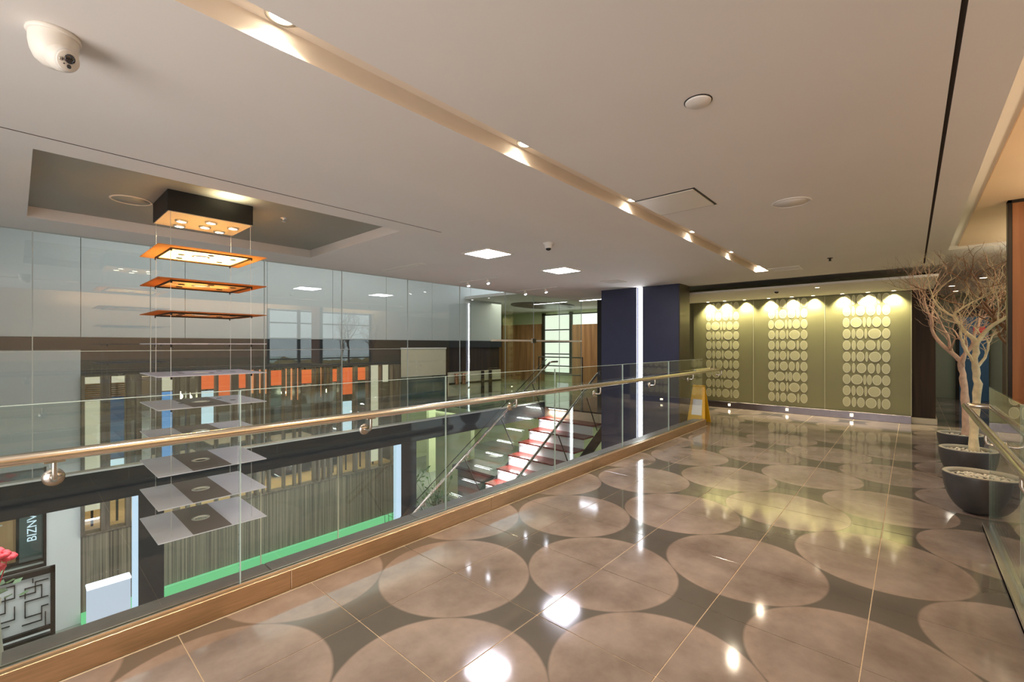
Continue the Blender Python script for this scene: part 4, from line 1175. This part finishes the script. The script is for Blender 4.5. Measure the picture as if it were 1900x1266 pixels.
# flowers in a vase
t = thing('flower_vase', (-.17, 6.75, ZL), 'tall vase of red flowers at the near edge of the lobby', 'vase')
MB().lathe([(0, 0), (.10, 0), (.12, .3), (.09, .9), (.06, 1.35), (.08, 1.45), (.07, 1.45), (.05, 1.35), (0, 1.3)], (-.17, 6.75, ZL), 24).build('vase', M['rim'], t)
b = MB()
for k in range(16):
    a = random.uniform(0, 6.28); rr = random.uniform(.05, .2); z = ZL + 1.45 + random.uniform(.0, .22)
    p = Vector((-.17 + rr * math.cos(a), 6.75 + rr * math.sin(a), z)); q = p + Vector((.09 * math.cos(a), .09 * math.sin(a), .03)); w_ = Vector((-math.sin(a), math.cos(a), .2)) * .035
    m_ = (p + q) / 2
    b.add([p, m_ + w_, q, m_ - w_], [(0, 1, 2, 3)])
b.build('leaves', M['leaf'], t, fix=False)
for k in range(9):
    a = k * 2.4; rr = .03 + .012 * k; z = ZL + 1.70 + .30 * random.random()
    f_ = MB()
    for q in range(7):
        bm = bmesh.new(); bmesh.ops.create_icosphere(bm, subdivisions=2, radius=.036)
        o_ = Vector((math.cos(q * .9), math.sin(q * .9), .3 * math.sin(q * 2))) * .034
        for v in bm.verts: v.co = Vector((v.co.x, v.co.y, v.co.z * .7)) + o_ + Vector((-.17 + rr * math.cos(a), 6.75 + rr * math.sin(a), z))
        f_.bm(bm, True)
    f_.tube([(-.17 + rr * math.cos(a), 6.75 + rr * math.sin(a), z), (-.17, 6.75, ZL + 1.35)], .005, 6)
    f_.build('bloom', M['red'], t)
t = thing('light_box', (.78, 7.5, ZL), 'white glowing light box standing in front of the striped panelling', 'light box')
MB().bbox(.58, .985, 7.45, 7.60, ZL + .03, -1.66, .006).build('white_body', M['boxface'], t)
MB().bbox(.575, .99, 7.445, 7.605, -1.66, -1.635, .004).build('glowing_edge', M['boxglow'], t)
MB().box(.62, .94, 7.47, 7.58, ZL, ZL + .03).build('plinth', M['black'], t)
lamp('AREA', (.78, 7.62, -1.58), 3, (.75, .82, 1.0), .35, .1, (PI, 0, 0), name='light_box_glow')

# lower right lobby: pale wall panels, console, plants, wire racks
struct(MB().box(7.6, 7.72, 8.2, 9.6, ZL, -.30).build('wall_lower', M['greenwall']), 'pale green wall of the lower lobby')
struct(MB().box(8.6, 9.6, 11.2, 11.32, ZL, -.30).build('wall_lower_far', M['greenwall']), 'far pale green wall of the lower lobby')
t = thing('reception_console', (7.2, 7.2, ZL), 'dark grey reception console behind the stairs', 'console')
MB().bbox(6.9, 7.5, 6.6, 7.9, ZL, -1.55, .006).build('body', M['screen'], t)
MB().bbox(6.82, 7.55, 6.5, 8.0, -1.55, -1.47, .004).build('top', M['beam'], t)
t = thing('acrylic_box', (7.15, 6.9, -1.47), 'clear acrylic box on the reception console', 'box')
MB().bbox(7.05, 7.25, 6.8, 7.0, -1.47, -1.15, .003).build('clear_body', M['glass'], t)
MB().bbox(7.04, 7.26, 6.79, 7.01, -1.15, -1.14, .002).build('lid', M['white'], t)
def plant(x, y, label, seed):
    R = random.Random(seed)
    t = thing('potted_plant', (x, y, ZL), label, 'plant', 'potted plants by the stairs')
    MB().lathe([(0, 0), (.16, 0), (.2, .3), (.22, .34), (.19, .34), (.17, .3), (0, .3)], (x, y, ZL), 24).build('pot', M['white'], t)
    b = MB(); s = MB()
    for k in range(26):
        a = R.uniform(0, 6.28); tilt = R.uniform(.1, .8); ln = R.uniform(.5, 1.0)
        d = Vector((math.cos(a) * math.sin(tilt), math.sin(a) * math.sin(tilt), math.cos(tilt)))
        base = Vector((x, y, ZL + .3)); tip = base + d * ln
        s.tube([base, base + d * ln * .5, tip], [.006, .005, .003], 5)
        for q in range(5):
            p = base + d * ln * (.4 + .14 * q); sd = Vector((R.uniform(-1, 1), R.uniform(-1, 1), R.uniform(-.2, .6))).normalized()
            w_ = d.cross(sd).normalized() * .03; e = p + sd * .14; m_ = (p + e) / 2
            b.add([p, m_ + w_, e, m_ - w_], [(0, 1, 2, 3)])
    s.build('stems', M['leaf'], t, fix=False); b.build('foliage', M['leaf'], t, fix=False)
plant(5.9, 7.4, 'nearer leafy green plant in a white pot past the dark post', 3)
plant(6.3, 9.1, 'farther leafy green plant in a white pot by the pale wall', 4)
for k, (x, y, lab) in enumerate(((4.9, 6.9, 'nearer low wire rack on the lobby floor by the dark post'), (5.4, 7.9, 'farther low wire rack on the lobby floor by the plant'))):
    t = thing('wire_rack', (x, y, ZL), lab, 'rack', 'wire racks on the lobby floor')
    MB().bbox(x - .35, x + .35, y - .2, y + .2, ZL + .06, ZL + .10, .004).build('tray', M['darkmetal'], t)
    for q in range(8):
        xx = x - .32 + q * .09
        MB().tube([(xx, y - .18, ZL), (xx, y - .18, ZL + .5), (xx, y + .18, ZL + .5), (xx, y + .18, ZL)], .005, 6).build('wire', M['darkmetal'], t)

# room past the stair head: bright frosted window, brown wood wall, ceiling oval
w3 = bpy.data.objects.new('window_3', None); COL.objects.link(w3); w3.location = (13, 9.2, .3); struct(w3, 'bright frosted window past the stair head')
zz = [.32, .57, 1.0, 1.43, 1.87, 2.42]
ys = [7.4, 8.86, 8.98, 10.08]
for z0, z1 in zip(zz[:-1], zz[1:]):
    for y0, y1 in ((7.4, 8.86), (8.96, 10.08)):
        MB().box(13.06, 13.07, y0 + .01, y1 - .01, z0 + .018, z1 - .018).build('frosted_pane', M['daywin'], w3)
b = MB()
for z in zz: b.box(13.02, 13.09, 7.4, 10.1, z - .02, z + .02)
for y in (7.36, 8.86, 10.08): b.box(13.0, 13.1, y, y + .10, .30, 2.5)
b.build('window_frame', M['darkmetal'], w3)
struct(MB().box(12.98, 13.2, 10.2, 13, 0, 2.1).build('wall_wood', M['woodB']), 'brown wood wall beside the frosted window')
struct(MB().box(12.3, 12.42, 6.9, 8.36, 0, 2.0).build('wall_screen', M['woodB']), 'red-brown wood screen before the frosted window')
struct(MB().box(8.3, 8.42, 4.42, 5.0, 0, 2.30).build('wall_blade', M['black']), 'black blade wall behind the navy pier')
t = thing('ceiling_oval', (10.8, 8.4, 2.55), 'large dark oval recess on the ceiling past the stair head', 'ceiling feature')
o_ = MB().lathe([(0, 0), (1.0, 0), (1.0, -.03), (.97, -.04), (0, -.04)], (10.8, 8.4, 2.55), 48).build('oval_panel', M['bronzewall'], t)
o_.scale = (1.2, .8, 1)
t = thing('linear_light', (8.75, 5.3, 2.37), 'thin bright linear light past the stair head', 'ceiling light')
MB().bbox(8.72, 8.78, 4.7, 5.75, 2.352, 2.37, .002).build('housing', M['white'], t)
MB().box(8.73, 8.77, 4.72, 5.73, 2.349, 2.352).build('diffuser', M['lampc'], t)
gt = thing('black_gate_rail', (10.5, 7.6, 0), 'black tubular rail standing before the frosted window', 'railing')
MB().tube([(10.2, 8.1, 0), (10.2, 8.1, .98), (10.2, 6.6, .98), (10.2, 6.6, 0)], .02, 8).build('tube_frame', M['black'], gt)
MB().tube([(10.2, 8.1, .5), (10.2, 6.6, .5)], .015, 8).build('mid_rail', M['black'], gt)

# wet-floor sign at the balustrade end
ws = thing('wet_floor_sign', (7.85, 2.72, 0), 'yellow folding wet-floor sign with a white notice by the balustrade end', 'sign')
def leaf(dx, name, lean):
    b = MB()
    X0, Y0 = 7.85, 2.72
    for (w0, z0, w1, z1) in ((.15, .0, .10, .62),):
        pts = []
        for (w_, z_) in ((w0, z0), (w1, z1)):
            xo = X0 + dx * (1 - z_ / .64)
            pts += [(xo - .006, Y0 - w_, z_), (xo - .006, Y0 + w_, z_), (xo + .006, Y0 + w_, z_), (xo + .006, Y0 - w_, z_)]
        b.add(pts, [(0, 1, 2, 3), (4, 5, 6, 7), (0, 1, 5, 4), (1, 2, 6, 5), (2, 3, 7, 6), (3, 0, 4, 7)])
    return b.build(name, M['yellow'], ws)
l1 = leaf(-.15, 'front_leaf', 1); l2 = leaf(.15, 'rear_leaf', -1)
MB().cyl((7.85, 2.62, .625), (7.85, 2.82, .625), .014, n=10).build('hinge', M['yellow'], ws)
b = MB()
def fp(w_, z_): return (7.85 - .15 * (1 - z_ / .64) - .0075, 2.72 + w_, z_)
b.add([fp(-.085, .14), fp(.085, .14), fp(.075, .40), fp(-.075, .40)], [(0, 1, 2, 3)])
b.build('white_notice', M['paper'], l1, fix=False)
